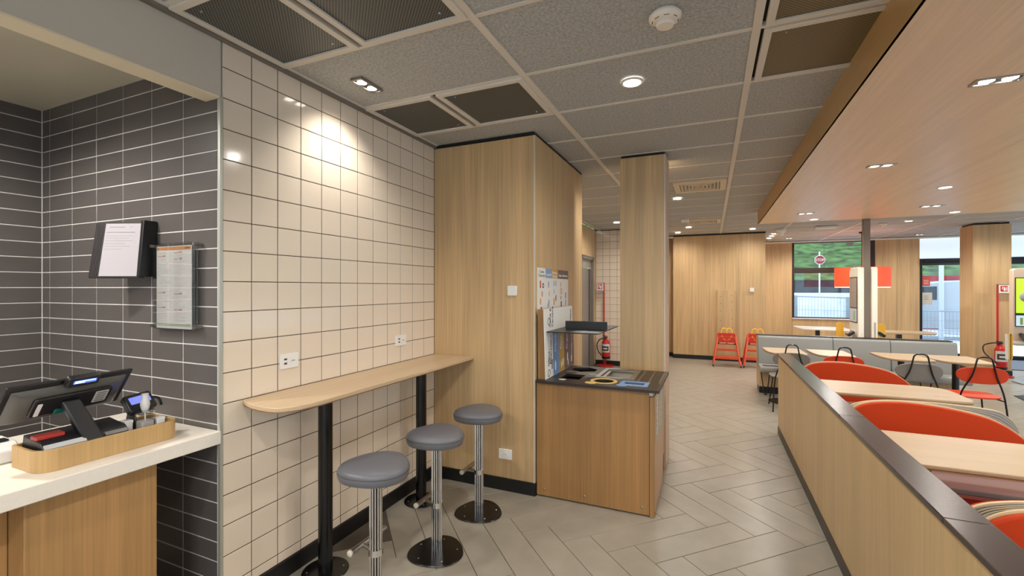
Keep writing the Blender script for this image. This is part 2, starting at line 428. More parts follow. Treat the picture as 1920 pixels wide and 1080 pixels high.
# grey bulkhead with a beige underside
struct('wall_bulkhead', GPLAST, MB().box(XL - .10, XL - .002, -2.7, YN, 2.60, 2.90), bev=.003)
struct('trim_3', mat('bulkhead_lip', (226, 212, 184), .7), MB().box(XL - .115, XL - .004, -2.7, YN - .003, 2.592, 2.60))
# rest of the shell: corridor, far walls, window front, walls beside and behind the photographer
wc = struct('wall_corridor', W_CAB, MB().box(-2.42, -2.30, 4.8, 8.55, 0, 2.9).box(-2.42, -2.30, 9.50, 9.75, 0, 2.9).box(-2.42, -2.30, 8.55, 9.50, 2.29, 2.9))
MB().box(-2.3, -2.28, 4.82, 8.53, .02, 2.87).build('panel', W_CAB, wc)
MB().box(-2.3, -2.28, 9.52, 9.70, .02, 2.87).build('panel', W_CAB, wc)
MB().box(-2.3, -2.28, 8.54, 9.52, 2.30, 2.87).build('panel', W_CAB, wc)
d1 = struct('door_1', mat('grey_steel_door', (150, 143, 134), .4, .5), MB().box(-2.37, -2.33, 8.6, 9.45, .01, 2.05))
MB().box(-2.34, -2.275, 8.54, 8.60, 0, 2.29).box(-2.34, -2.275, 9.45, 9.51, 0, 2.29).box(-2.34, -2.275, 8.54, 9.51, 2.23, 2.29).build('door_frame', mat('door_frame_grey', (140, 132, 124), .4, .4), d1, bev=.003)
MB().box(-2.365, -2.325, 8.6, 9.45, 2.07, 2.23).build('transom_panel', mat('transom', (170, 164, 150), .5, .3), d1)
MB().box(-2.345, -2.322, 9.30, 9.33, .02, 2.05).build('door_edge', BLACK, d1)
MB().tube([(-2.325, 8.75, 1.0), (-2.29, 8.75, 1.0), (-2.29, 8.87, 1.0)], .009).build('handle', STEEL, d1, smooth=True)
we = struct('wall_corridor_end', GROUT_D, MB().box(-2.42, -1.0, 9.7022, 9.80, 0, 2.92))
tiles_x(we, 9.70, [-2.278, -2.13] + [-2.13 + .1535 * k for k in range(1, 8)], [.1 + .1495 * k for k in range(19)] + [2.88], CREAM)
struct('baseboard_corridor', BASEB, MB().box(-2.28, -1.05, 9.68, 9.70, 0, .1))
struct('wall_return', W_CAB, MB().box(-1.06, -.98, 9.8, 11.7, 0, 2.9))
wf = struct('wall_far', W_CAB, MB().box(-.80, 1.09, 11.38, 14.1, .02, 2.86).box(-1.0, -.80, 11.66, 11.75, 0, 2.86))
for a, b in ((-.82, -.04), (-.04, .56), (.56, 1.095)): MB().box(a + .0012, b - .0012, 11.35, 11.375, .095, 2.855).build('panel', W_CAB, wf)
MB().box(.13, .50, 11.30, 11.349, .11, 1.60).build('raised_board', W_CAB, wf, bev=.004)
q = MB()
for zz in (.72, .92, 1.12, 1.30, 1.45):
    q.cyl((.20, 11.298, zz), .008, .004, 8, 'y').cyl((.43, 11.298, zz + .03), .008, .004, 8, 'y')
q.build('screw_holes', mat('dark_hole', (70, 52, 34), .8), wf, kind='stuff')
struct('baseboard_far', BASEB, MB().box(-.82, 1.10, 11.34, 11.36, 0, .085).box(-1.0, -.82, 11.62, 11.66, 0, .085))
struct('trim_4', BLACK, MB().box(-.82, 1.10, 11.36, 11.4, 2.862, 2.889))
# clad cupboard block at the end of the bar
blk = struct('wall_cupboard', W_CAB, MB().box(XL + .002, -1.30, 3.392, 4.80, .02, 2.86))
MB().box(XL + .003, -1.292, 3.37, 3.392, .10, 2.865).build('panel', W_CAB, blk)
MB().box(-1.30, -1.278, 3.378, 4.80, .10, 2.865).build('panel', W_CAB, blk)
MB().box(-1.291, -1.279, 3.366, 3.378, .09, 2.865).build('corner_strip', mat('corner_strip', (206, 196, 178), .4, .2), blk)
MB().box(XL, -1.285, 3.362, 3.40, 2.868, 2.89).box(-1.31, -1.284, 3.37, 4.8, 2.868, 2.89).build('shadow_gap', BLACK, blk)
struct('baseboard_cupboard', BASEB, MB().box(XL + .012, -1.272, 3.356, 3.37, 0, .10).box(-1.28, -1.272, 3.37, 3.40, 0, .1).box(-1.28, -1.268, 4.3, 4.8, 0, .1))
# window front
YW = 14.1
ww = struct('wall_window', W_CAB, MB().box(1.095, 1.985, YW, YW + .2, .02, 2.86).box(1.985, 3.77, YW, YW + .2, .02, .84).box(3.77, 4.65, YW, YW + .2, .02, 2.86))
for a, b in ((1.10, 1.54), (1.54, 1.98)): MB().box(a, b - .002, YW - .02, YW, .1, 2.855).build('panel', W_CAB, ww)
MB().box(1.985, 3.77, YW - .02, YW, .1, .83).build('panel', W_CAB, ww)
for a, b in ((3.77, 4.21), (4.212, 4.65)): MB().box(a, b - .002, YW - .02, YW, .1, 2.855).build('panel', W_CAB, ww)
struct('baseboard_window', BASEB, MB().box(1.1, 4.65, YW - .03, YW - .02, 0, .1))
struct('trim_5', mat('white_cornice', (240, 236, 224), .5), MB().box(1.095, 9.1, YW - .07, YW + .1, 2.85, 2.885))
FRM = mat('bronze_frame', (52, 40, 32), .45, .3)
w1 = struct('window_1', FRM, MB().box(1.985, 2.03, YW - .03, YW + .08, .84, 2.86).box(3.62, 3.77, YW - .03, YW + .08, .84, 2.86).box(2.03, 3.62, YW - .03, YW + .08, 2.04, 2.18).box(2.03, 3.62, YW - .02, YW + .08, 2.83, 2.86).box(2.03, 3.62, YW - .02, YW + .08, .86, .885))
MB().box(2.03, 3.62, YW + .03, YW + .04, .885, 2.04).build('pane', GLASS, w1)
MB().box(2.03, 3.62, YW + .03, YW + .04, 2.18, 2.83).build('pane', GLASS, w1)
MB().box(1.985, 3.77, YW - .06, YW + .1, .83, .86).build('sill', mat('white_sill', (226, 224, 232), .4), w1, bev=.004)
DF = mat('black_door_frame', (26, 26, 28), .4, .3)
d2 = struct('door_2', DF, MB().box(4.65, 4.70, YW - .02, YW + .08, 0, 2.36).box(5.46, 5.51, YW - .02, YW + .08, 0, 2.36).box(6.6, 6.66, YW - .02, YW + .08, 0, 2.36).box(4.65, 9.0, YW - .05, YW + .1, 2.20, 2.36).box(4.65, 9.0, YW - .01, YW + .08, 0, .09))
for a, b in ((4.70, 5.46), (5.51, 6.6), (6.66, 8.9)): MB().box(a, b, YW + .03, YW + .04, .09, 2.2).build('pane', GLASS, d2)
MB().box(4.72, 5.4, YW - .09, YW - .05, 2.27, 2.33).build('sensor_box', mat('sensor_black', (20, 20, 24), .15), d2, bev=.01)
MB().box(4.66, 9.0, YW + .03, YW + .05, 2.36, 2.86).build('frosted_pane', mat('frosted', (216, 228, 238), .6, trans=.0, emis=(206, 224, 246), es=.7), d2)  # emission stands in for daylight coming through the pane
RW = mat('right_wall', (196, 180, 150), .6)
def glazed(nm, wn, along_x, a, b, c):
    # sill wall, head beam and posts; the unseen panes are added for daylight
    bx = (lambda p, q_, z0, z1, t0=0, t1=.2: MB().box(p, q_, c + t0, c + t1, z0, z1)) if along_x else (lambda p, q_, z0, z1, t0=0, t1=.2: MB().box(c + t0, c + t1, p, q_, z0, z1))
    w_ = struct(nm, RW, bx(a, b, 0, .30)); bx(a, b, 2.60, 3.0).build('head_beam', RW, w_)
    n_ = round((b - a) / 2.2); f = None
    wi = struct(wn, FRM, bx(a, b, .30, .34, .05, .15))
    for i in range(n_ + 1):
        p = a + (b - a - .1) * i / n_; bx(p, p + .1, .30, 2.60).build('post', RW, w_)
        if i < n_: bx(p + .1, a + (b - a - .1) * (i + 1) / n_, .34, 2.60, .09, .10).build('pane', GLASS, wi)
glazed('wall_right', 'added_window_3', False, -3.6, 14.1, 9.0)
glazed('wall_behind', 'added_window_4', True, -2.3, 9.2, -3.7)

# ---------------------------------------------------------------- wood columns and the steel post
c1 = thing('column', 'square oak clad column behind the recycling station', 'column', (-.57, 4.5, 0))
MB().box(-.775, -.385, 4.332, 4.66, 0, 2.865).build('core', W_CAB, c1)
MB().box(-.783, -.388, 4.318, 4.332, .02, 2.865).build('panel', W_CAB, c1)
MB().box(-.388, -.374, 4.324, 4.66, .02, 2.865).build('panel', wood('pinkish_oak', (190, 158, 134), 'z'), c1)
MB().box(-.389, -.379, 4.314, 4.325, .02, 2.865).build('corner_strip', mat('corner_strip'), c1)
MB().box(-.775, -.385, 4.326, 4.66, 2.865, 2.889).build('shadow_gap', BLACK, c1)
c2 = thing('column', 'oak clad column at the right with a fire extinguisher in front', 'column', (4.87, 11.7, 0))
MB().box(4.61, 5.13, 11.515, 11.99, .09, 2.855).build('core', W_CAB, c2)
MB().box(4.60, 5.14, 11.50, 11.514, .1, 2.855).build('panel', W_CAB, c2)
MB().box(4.595, 4.609, 11.515, 12.0, .1, 2.855).build('panel', W_CAB, c2)
MB().box(4.62, 5.12, 11.52, 11.98, 2.855, 2.889).box(4.59, 5.15, 11.49, 12.0, 0, .1).build('shadow_gap', BLACK, c2)

# ---------------------------------------------------------------- low partition
pt = thing('low_partition', 'long low oak partition with a brown metal top edge beside the aisle', 'partition', (.76, 2.6, 0))
MB().box(.712, .80, -.9, 5.93, 0, .886).build('core', W_PAR, pt)
for a, b in ((-.9, .70), (.70, 3.2), (3.2, 5.93)): MB().box(.70, .712, a + .0006, b - .0006, .085, .886).build('panel', W_PAR, pt)
MB().box(.694, .701, -.9, 5.93, 0, .085).build('kick_strip', mat('kick_strip', (66, 58, 50), .45, .3), pt)
CAP = mat('brown_cap', (74, 66, 66), .24, .5)
for a, b in ((-.9, 1.9), (1.9, 3.2), (3.2, 5.95)): MB().box(.686, .812, a + .0008, b - .0008, .886, .909).build('top_cap', CAP, pt, bev=.003)

# ---------------------------------------------------------------- outside
ASPH = mat('pale_asphalt', (228, 232, 238), .9, noise=.05, ns=3)
struct('ground', ASPH, MB().box(-12, 40, 14.2, 24.5, -.14, -.02).box(9.2, 40, -24, 14.2, -.14, -.02).box(-12, 9.2, -24, -3.7, -.14, -.02))
struct('ground_bank', mat('grass_bank', (62, 86, 44), 1, noise=.55, ns=2.2), MB().prism([(24.4, -.2), (24.4, 2.0), (34, 5.4), (44, 11), (60, 14), (60, -.2)], -12, 55, 'x'))
q = thing('retaining_wall', 'dark stone retaining wall below the grass bank outside', 'wall', (8, 24, 0))
MB().box(-10, 6.1, 23.6, 24.4, -.02, 2.0).build('stone_section', mat('dark_stone', (44, 44, 50), .9, noise=.4, ns=3), q)
MB().box(6.1, 9.6, 23.55, 24.4, -.02, 2.15).build('red_section', mat('red_graffiti', (150, 20, 34), .8, noise=.2, ns=2), q, label='red painted section')
MB().box(9.6, 40, 23.6, 24.4, -.02, 2.3).build('stone_section', mat('dark_stone'), q)
q = thing('block_wall', 'pale grey concrete block wall across the road outside the glazed door', 'wall', (13, 22, 0))
for a, b, z in ((7.8, 9.4, 1.05), (9.42, 11.4, 1.62), (11.42, 16, 1.66)):
    MB().box(a, b, 21.2, 21.9, -.02, z).build('concrete_block', mat('pale_concrete', (216, 220, 226), .9, noise=.04, ns=3), q, bev=.02)
q = thing('block_wall', 'white concrete barrier outside the window left of the stop sign', 'wall', (4.3, 22, 0))
MB().box(2.0, 5.9, 21.2, 21.8, -.02, 1.45).build('concrete_block', mat('pale_concrete'), q, bev=.03)
def fence(x0, x1, y, z0, z1, label, n):
    f = thing('guard_fence', label, 'fence', ((x0 + x1) / 2, y, 0)); GV = mat('galvanised', (150, 164, 176), .5, .4)
    for i in range(n + 1):
        x = x0 + (x1 - x0) * i / n; MB().box(x - .05, x + .05, y - .04, y + .04, 0, z0 + (z1 - z0) * i / n + .03).build('post', GV, f)
    MB().tube([(x0, y, z0), (x1, y, z1)], .022, 6).build('top_rail', GV, f); MB().tube([(x0, y, .15), (x1, y, .12)], .018, 6).build('bottom_rail', GV, f)
    q = MB(); k = int((x1 - x0) / .085)
    for i in range(k):
        x = x0 + (i + .5) * (x1 - x0) / k; q.box(x - .004, x + .004, y - .004, y + .004, .13, z0 + (z1 - z0) * (i + .5) / k)
    for h in (.4, .7, 1.0): q.tube([(x0, y, h * z0), (x1, y, h * z1 * .98)], .005, 4)
    q.build('thin_bars', GV, f, kind='stuff')
fence(1.12, 5.32, 17.2, 1.42, 1.30, 'grey metal guard fence outside the window behind the stop sign pole', 3)
fence(4.32, 10.32, 17.6, .98, .92, 'grey metal guard fence outside the glazed door', 4)
s = thing('stop_sign', 'red octagonal STOP sign on a pole outside the window', 'road sign', (4.18, 22.6, 0))
MB().cyl((4.18, 22.65, -.02), .03, 3.2, 10).build('pole', mat('sign_pole', (214, 218, 222), .5), s, smooth=True)
oc = lambda r: [(4.18 + r * math.cos(PI / 8 + PI / 4 * i), 2.83 + r * math.sin(PI / 8 + PI / 4 * i)) for i in range(8)]
MB().prism(oc(.20), 22.58, 22.60, 'y').build('rim', WHITE, s); MB().prism(oc(.178), 22.57, 22.579, 'y').build('sign_face', mat('sign_red', (150, 36, 40), .5), s)
text('STOP', .15, F_y(4.18, 22.568, 2.778), WHITE, s, align='CENTER', w=.30)
p_ = thing('lamp_post', 'pale blue grey lamp post outside beside the steel post', 'post', (6.15, 21.2, 0)); MB().cyl((6.15, 21.2, 0), .09, 6, 12).build('pole', mat('post_blue', (170, 190, 214), .5), p_, smooth=True)
p_ = thing('lamp_post', 'tall pale post outside the glazed door', 'post', (6.57, 18.3, 0)); MB().cyl((6.57, 18.3, 0), .06, 5, 12).build('pole', mat('post_white', (206, 212, 220), .5), p_, smooth=True)
tr = thing('bare_tree', 'bare branching tree on the grass bank outside the window', 'tree', (6.9, 30, 3.9)); BK = mat('bark', (96, 78, 66), .9)
q = MB()
def branch(p, d, L, r, n):
    e = p + d * L; q.tube([p, (p + e) / 2 + Vector((random.uniform(-.08, .08), 0, 0)) * L, e], r, 5)
    if n:
        for k in range(3):
            nd = (d + Vector((random.uniform(-.9, .9), random.uniform(-.5, .5), random.uniform(-.1, .5)))).normalized(); branch(e, nd, L * .68, r * .6, n - 1)
MB().tube([(6.9, 30, 3.7), (6.95, 30, 4.5)], .16, 7).build('trunk', BK, tr, smooth=True)
branch(Vector((6.95, 30, 4.45)), Vector((.5, 0, .7)).normalized(), .9, .09, 3); branch(Vector((6.92, 30, 4.4)), Vector((-.6, 0, .6)).normalized(), .8, .09, 3)
q.build('branches', BK, tr, kind='stuff')
v = thing('parked_van', 'silver van partly hidden behind the kiosk outside the window', 'van', (6.0, 19.4, 0))
MB().prism(smoothline([(4.7, .35), (4.72, .95), (5.0, 1.12), (5.5, 1.25), (5.9, 1.75), (8.6, 1.8), (8.7, .35)], 4), 18.7, 20.3, 'y').build('body', mat('silver_paint', (186, 190, 198), .3, .3), v, bev=.03)
for x in (5.35, 7.9): MB().lathe((x, 18.66, .33), [(.2, 0), (.33, .02), (.33, .2), (.2, .22)], 18, 'y').build('wheel', BLACK, v)
MB().prism([(5.55, 1.27), (5.9, 1.68), (6.6, 1.7), (6.6, 1.27)], 18.68, 18.70, 'y').build('window', mat('van_glass', (40, 46, 56), .1), v)

# ---------------------------------------------------------------- ceiling fittings
def round_lamp(x, y, z, label, grp='round recessed downlights', p=45, r=.052, size=165):
    t = thing('downlight', label, 'ceiling light', (x, y, z), 0, grp)
    n = 24; o = [(x + (r + .012) * math.cos(2 * PI * i / n), y + (r + .012) * math.sin(2 * PI * i / n)) for i in range(n)]
    i_ = [(x + r * math.cos(2 * PI * i / n), y + r * math.sin(2 * PI * i / n)) for i in range(n)]
    MB().ring(o, i_, z - .006, z + .004).build('trim_ring', WHITE, t, smooth=True)
    MB().cyl((x, y, z - .003), r, .003, n).build('lens', GLAMP, t)
    spot(x, y, z - .03, p, size)
def twin_lamp(x, y, z, ang, label, p=40, tgt=None, size=160, L=.17, W=.075, grp='rectangular twin downlights'):
    t = thing('twin_downlight', label, 'ceiling light', (x, y, z), 0, grp)
    Mx = Matrix.Translation((x, y, 0)) @ Matrix.Rotation(ang, 4, 'Z')
    q = MB().ring(rrect(-L / 2, L / 2, -W / 2, W / 2, .004, 1), rrect(-L / 2 + .012, L / 2 - .012, -W / 2 + .012, W / 2 - .012, .003, 1), z - .007, z + .01); q.xf(Mx); q.build('frame', STEEL, t)
    q = MB().box(-L / 2 + .01, L / 2 - .01, -W / 2 + .01, W / 2 - .01, z - .0005, z + .002); q.xf(Mx); q.build('reflector', mat('dark_reflector', (60, 50, 46), .3, .6), t)
    for s in (-1, 1):
        q = MB().lathe((s * L * .22, 0, z), [(W * .33, -.0035), (W * .33, 0)], 18); q.xf(Mx); q.build('lens', GLAMP, t)
    spot(x, y, z - .03, p, size, tgt=tgt)
R1 = 2.886
round_lamp(-.434, 2.784, R1, 'bright round downlight nearest the camera, on the grey ceiling above the recycling station', p=55)
round_lamp(-.426, 6.664, R1, 'round downlight just beyond the first air diffuser, right of the oak column')
round_lamp(-1.634, 8.64, R1, 'round downlight in front of the fire extinguisher corner, left of the oak column', p=38)
round_lamp(-.418, 9.913, R1, 'round downlight beside the second far air diffuser')
round_lamp(-.677, 10.77, R1, 'round downlight closest to the left end of the far wood wall', p=30)
round_lamp(.798, 10.72, R1, 'round downlight above the high chairs near the right end of the far wood wall', p=35)
round_lamp(3.343, 10.60, R1, 'large round downlight on the grey ceiling between the steel post and the right column')
round_lamp(2.212, 6.078, SZ, 'round downlight in the lowered wood ceiling between two twin lights', p=42)
round_lamp(1.425, 8.109, SZ, 'round downlight at the far edge of the lowered wood ceiling', p=30)
round_lamp(3.05, 8.1, SZ, 'round downlight at the far edge of the lowered wood ceiling right of the steel post', p=30)
for x, y in ((1.32, 12.9), (1.32, 12.35), (1.31, 11.86)):
    round_lamp(x, y, R1, {12.9: 'small round downlight farthest of the three in a row before the window wall', 12.35: 'small round downlight middle of the three in a row before the window wall', 11.86: 'small round downlight nearest of the three in a row before the window wall'}[y], p=16, r=.045)
twin_lamp(-1.922, 2.178, R1, math.radians(90), 'rectangular twin downlight on the grey ceiling beside the cream tiled wall', p=28, tgt=(-2.25, 2.25, 1.9), size=112, L=.20, W=.085)
twin_lamp(1.313, 3.045, SZ, 0, 'nearest rectangular twin downlight in the lowered wood ceiling', p=44, L=.20, W=.09)
twin_lamp(1.325, 4.779, SZ, 0, 'second rectangular twin downlight in the lowered wood ceiling, above the red benches', p=44, L=.20, W=.085)
twin_lamp(1.211, 7.427, SZ, 0, 'far rectangular twin downlight in the lowered wood ceiling, above the grey banquette', p=44, L=.20, W=.085)
twin_lamp(2.566, 7.395, SZ, 0, 'rectangular twin downlight in the lowered wood ceiling right of the steel post', p=46, L=.24, W=.085)
twin_lamp(1.78, 13.1, R1, 0, 'tiny twin downlight on the grey ceiling above the window', p=14)
twin_lamp(4.43, 13.4, R1, 0, 'tiny twin downlight on the grey ceiling before the frosted pane', p=14)
spot(-3.1, .45, 2.78, 82, 165, .5, col=NEUT)
spot(-2.9, -.7, 2.78, 70, 165, .5, col=NEUT)
def detector(x, y, z, label, r=.065):
    t = thing('smoke_detector', label, 'smoke detector', (x, y, z)); IV = mat('ivory_plastic', (232, 222, 208), .4)
    MB().lathe((x, y, z), [(r * .86, 0), (r, -.012), (r, -.022), (r * .84, -.036), (r * .62, -.040)], 28).build('base', IV, t, smooth=True)
    MB().lathe((x, y, z), [(r * .56, -.040), (r * .58, -.052), (r * .50, -.060), (r * .3, -.062)], 24).build('sensor_head', IV, t, smooth=True)
    for i in range(8):
        a = 2 * PI * i / 8 + .2; q = MB().box(-.011, .011, -.003, .003, z - .0375, z - .0345); q.xf(Matrix.Translation((x + r * .76 * math.cos(a), y + r * .76 * math.sin(a), 0)) @ Matrix.Rotation(a + PI / 2, 4, 'Z')); q.build('vent_slot', BLACK, t)
detector(-.19, 2.16, 2.894, 'round ivory smoke detector on the grey ceiling at the top of the picture', .072)
detector(3.02, 10.84, 2.894, 'white smoke detector on the far grey ceiling right of the steel post', .075)
t = thing('ceiling_speaker', 'small white cone shaped ceiling detector before the far window', 'detector', (1.363, 11.06, 2.89))
MB().lathe((1.363, 11.06, 2.89), [(.09, 0), (.10, -.03), (.05, -.08), (.045, -.12), (.02, -.13)], 20).build('body', WHITE, t, smooth=True)
t = thing('emergency_light', 'small white box light on the ceiling between the two far air diffusers', 'light', (-.43, 8.73, 2.86)); MB().box(-.50, -.36, 8.69, 8.77, 2.84, 2.888).build('housing', WHITE, t, bev=.006)
MB().box(-.49, -.37, 8.70, 8.76, 2.834, 2.8405).build('diffuser', mat('ivory_diffuser', (240, 232, 214), .4), t)
t = thing('emergency_light', 'long white strip light on the ceiling above the window', 'light', (2.1, 10.85, 2.86)); MB().box(1.92, 2.30, 10.79, 10.90, 2.845, 2.888).build('housing', WHITE, t, bev=.008)
MB().box(1.94, 2.28, 10.80, 10.89, 2.838, 2.8455).build('diffuser', mat('ivory_diffuser'), t)
def diffuser(x0, x1, y0, y1, label):
    t = thing('air_diffuser', label, 'air vent', ((x0 + x1) / 2, (y0 + y1) / 2, 2.88), 0, 'square ceiling air diffusers'); IV = mat('diffuser_ivory', (214, 200, 176), .5)
    xc, yc = (x0 + x1) / 2, (y0 + y1) / 2; h = (x1 - x0) / 2
    sq = lambda s: [(xc - s, yc - s), (xc + s, yc - s), (xc + s, yc + s), (xc - s, yc + s)]
    MB().ring(sq(h), sq(h * .78), 2.876, 2.896).build('frame', IV, t)
    MB().box(xc - h * .78, xc + h * .78, yc - h * .78, yc + h * .78, 2.900, 2.904).build('cavity', mat('cavity_dark', (70, 58, 46), .8), t)
    for k in range(5):
        s = h * (.72 - .14 * k)
        q = MB(); n = len(q.v); q.ring(sq(s), sq(s - .014), 2.876, 2.899); q.build('louvre', IV, t)
diffuser(-.415, .165, 5.68, 6.26, 'nearer ivory louvred square air diffuser right of the oak column')
diffuser(-.415, .165, 8.83, 9.41, 'farther ivory louvred square air diffuser right of the oak column')

# ---------------------------------------------------------------- bar table on the tiled wall
t = thing('bar_table', 'narrow pale oak bar table along the cream tiled wall on two black posts', 'bar table', (-2.03, 2.45, 0))
out = [(-2.222, 3.368), (-1.832, 3.368), (-1.832, 1.80)] + smoothline([(-1.833, 1.74), (-1.855, 1.62), (-1.905, 1.548), (-1.98, 1.532), (-2.08, 1.542), (-2.17, 1.568), (-2.222, 1.592)], 4)
MB().prism(out, 1.048, 1.072).build('table_top', W_BAR, t, bev=.004)
MB().prism([(x * 1.0, y) for x, y in out], 1.0455, 1.0478).build('edge_band', mat('edge_brown', (150, 108, 68), .5), t)
BC = mat('black_coat', (9, 9, 10), .26)
for y in (1.985, 2.94):
    MB().cyl((-2.06, y, .012), .04, 1.034, 28).build('leg', BC, t, smooth=True)
    b = MB().lathe((-2.06, y, 0), [(.128, 0), (.13, .004), (.126, .009), (.05, .012)], 36).build('base_plate', BC, t, smooth=True)
    for i in range(4):
        a = PI / 4 + i * PI / 2; MB().lathe((-2.06 + .1 * math.cos(a), y + .1 * math.sin(a), .0085), [(.006, 0), (.005, .003)], 8).build('bolt', STEEL, b)

# ---------------------------------------------------------------- stools
def tri(R, n=40, k=.055, th=math.radians(222), sx=1):
    return [(R * (1 + k * math.cos(3 * (2 * PI * i / n - th))) * math.cos(2 * PI * i / n), R * (1 + k * math.cos(3 * (2 * PI * i / n - th))) * math.sin(2 * PI * i / n)) for i in range(n)]
def stool(loc, label):
    t = thing('bar_stool', label, 'stool', loc, 0, 'fixed bar stools', local=True)
    q = MB(); q.stack([[(x, y, z) for x, y in tri(r)] for r, z in ((.168, 0), (.172, .004), (.168, .009), (.10, .012), (.03, .013))])
    b = q.build('base_plate', BC, t, smooth=True)
    for i in range(5):
        a = .5 + 2 * PI * i / 5; MB().lathe((.128 * math.cos(a), .128 * math.sin(a), .0098), [(.006, 0), (.0045, .003)], 8).build('bolt', STEEL, b)
    cm = MB().cyl((0, 0, .012), .0285, .688, 24).build('column', mat('flute_shade', (30, 22, 22), .3, .6), t, smooth=True)  # dark core puts the shade between the chrome ribs into the colour
    q = MB()
    for i in range(13):
        a = 2 * PI * i / 13; q.tube([(.0285 * math.cos(a), .0285 * math.sin(a), .012), (.0285 * math.cos(a), .0285 * math.sin(a), .70)], .0046, 8)
    q.build('chrome_ribs', CHROME, cm, smooth=True)
    MB().cyl((0, 0, .285), .0355, .032, 24).build('collar', CHROME, t, smooth=True)
    f = MB().tube([(-.105, -.075, .30), (-.105, .20, .30)], .0155, 16).build('footrest', STEEL, t, smooth=True)
    MB().tube([(-.03, 0, .30), (-.105, .02, .30)], .011, 10).build('arm', STEEL, f, smooth=True)
    MB().lathe((-.105, -.078, .30), [(.012, 0), (.0165, .003), (.0165, .012)], 16, 'y').build('end_cap', mat('cap_ivory', (200, 194, 180), .4), f, smooth=True)
    MB().lathe((0, 0, .668), [(.04, 0), (.11, .008), (.11, .02)], 24).build('seat_support', BC, t, smooth=True)
    q = MB(); q.stack([[(x, y, z) for x, y in tri(r)] for r, z in ((.10, .684), (.155, .685), (.170, .692), (.177, .708), (.1775, .725), (.1765, .728), (.1775, .731), (.175, .741), (.166, .752), (.14, .761), (.10, .766), (.05, .768), (.01, .7685))])
    q.build('seat', GREYV, t, smooth=True)
    MB().tube([(x, y, .729) for x, y in tri(.1778)], .0016, 5, True).build('seam', mat('seam_grey', (70, 66, 68), .6), t)
    return t
s0 = stool((-1.575, 1.85, 0), 'grey vinyl bar stool nearest the camera, in front of the nearer black table post')
dup(s0, (-1.57, 2.406, 0), None, 'grey vinyl bar stool in the middle of the three')
dup(s0, (-1.565, 2.96, 0), None, 'grey vinyl bar stool farthest away, next to the oak cupboard front')

# ---------------------------------------------------------------- sockets and switches
def socket_x(y, z, label):
    t = thing('wall_socket', label, 'wall socket', (XL, y, z)); x = XL
    MB().prism(rrect(y - .062, y + .062, z - .042, z + .042, .006, 3), x, x + .010, 'x').build('plate', WHITE, t, bev=.002)
    for k in (-.012, .012): MB().box(x + .0095, x + .0108, y - .037, y - .018, z + k - .005, z + k + .005).build('usb_slot', mat('dark_hole'), t)
    MB().lathe((x + .0085, y + .022, z), [(.023, 0), (.023, .003), (.019, .003)], 24, 'x').build('socket_ring', WHITE, t, smooth=True)
    for dy, dz in ((-.008, 0), (0, 0), (.008, 0)): MB().cyl((x + .0112, y + .022 + dy, z + dz), .0028, .0012, 8, 'x').build('hole', mat('dark_hole'), t)
socket_x(1.871, 1.232, 'white double wall socket on the cream tiles above the near end of the bar table')
socket_x(2.897, 1.242, 'white double wall socket on the cream tiles above the far end of the bar table')
t = thing('wall_socket', 'white socket low on the oak cupboard front beside the far stool', 'wall socket', (-1.536, 3.37, .295))
MB().prism(rrect(-1.594, -1.478, .254, .336, .006, 3), 3.36, 3.37, 'y').build('plate', WHITE, t, bev=.002)
MB().lathe((-1.536, 3.3605, .295), [(.024, 0), (.024, -.003), (.019, -.003)], 24, 'y').build('socket_ring', WHITE, t, smooth=True)
for dx in (-.009, .009): MB().cyl((-1.536 + dx, 3.3572, .295), .003, .001, 8, 'y').build('hole', mat('dark_hole'), t)
t = thing('wall_switch', 'white square switch plate on the oak cupboard front', 'switch', (-1.474, 3.37, 1.628))
MB().prism(rrect(-1.515, -1.433, 1.588, 1.668, .007, 3), 3.358, 3.37, 'y').build('plate', WHITE, t, bev=.003)
t = thing('wall_switch', 'small white thermostat box on the far wood wall above the high chairs', 'switch', (.83, 11.35, 1.61))
MB().prism(rrect(.79, .872, 1.565, 1.655, .01, 3), 11.315, 11.35, 'y').build('plate', WHITE, t, bev=.003)

# ---------------------------------------------------------------- serving counter with its things
t = thing('serving_counter', 'white topped serving counter with an oak front at the lower left', 'counter', (-2.6, .3, 0))
CT = mat('counter_white', (232, 224, 212), .3, noise=.01, ns=60)
MB().box(-3.05, XL + .004, -2.4, YN - .002, .878, .942).build('worktop', CT, t, bev=.004)
MB().box(-2.95, -2.30, .80, 1.235, .02, .877).build('cabinet', W_COUNT, t, bev=.002)
MB().box(-2.95, -2.42, -2.4, .798, .02, .877).build('cabinet', W_COUNT, t, bev=.002)
MB().box(-2.94, -2.43, -2.4, 1.22, 0, .02).build('plinth', BLACK, t)
TZ = .942
t = thing('wooden_tray', 'rounded oak tray around the till on the white counter', 'tray', (-2.43, 1.1, TZ))
o = rrect(-2.545, -2.318, .845, 1.345, (.06, .055, .02, .02), 6); i_ = rrect(-2.533, -2.330, .857, 1.333, (.05, .045, .012, .012), 6)
MB().ring(o, i_, TZ, TZ + .085).build('rim', W_TRAY, t, bev=.0015, seg=1)
MB().prism(i_, TZ, TZ + .05).build('floor_board', mat('tray_floor', (40, 38, 37), .5), t)
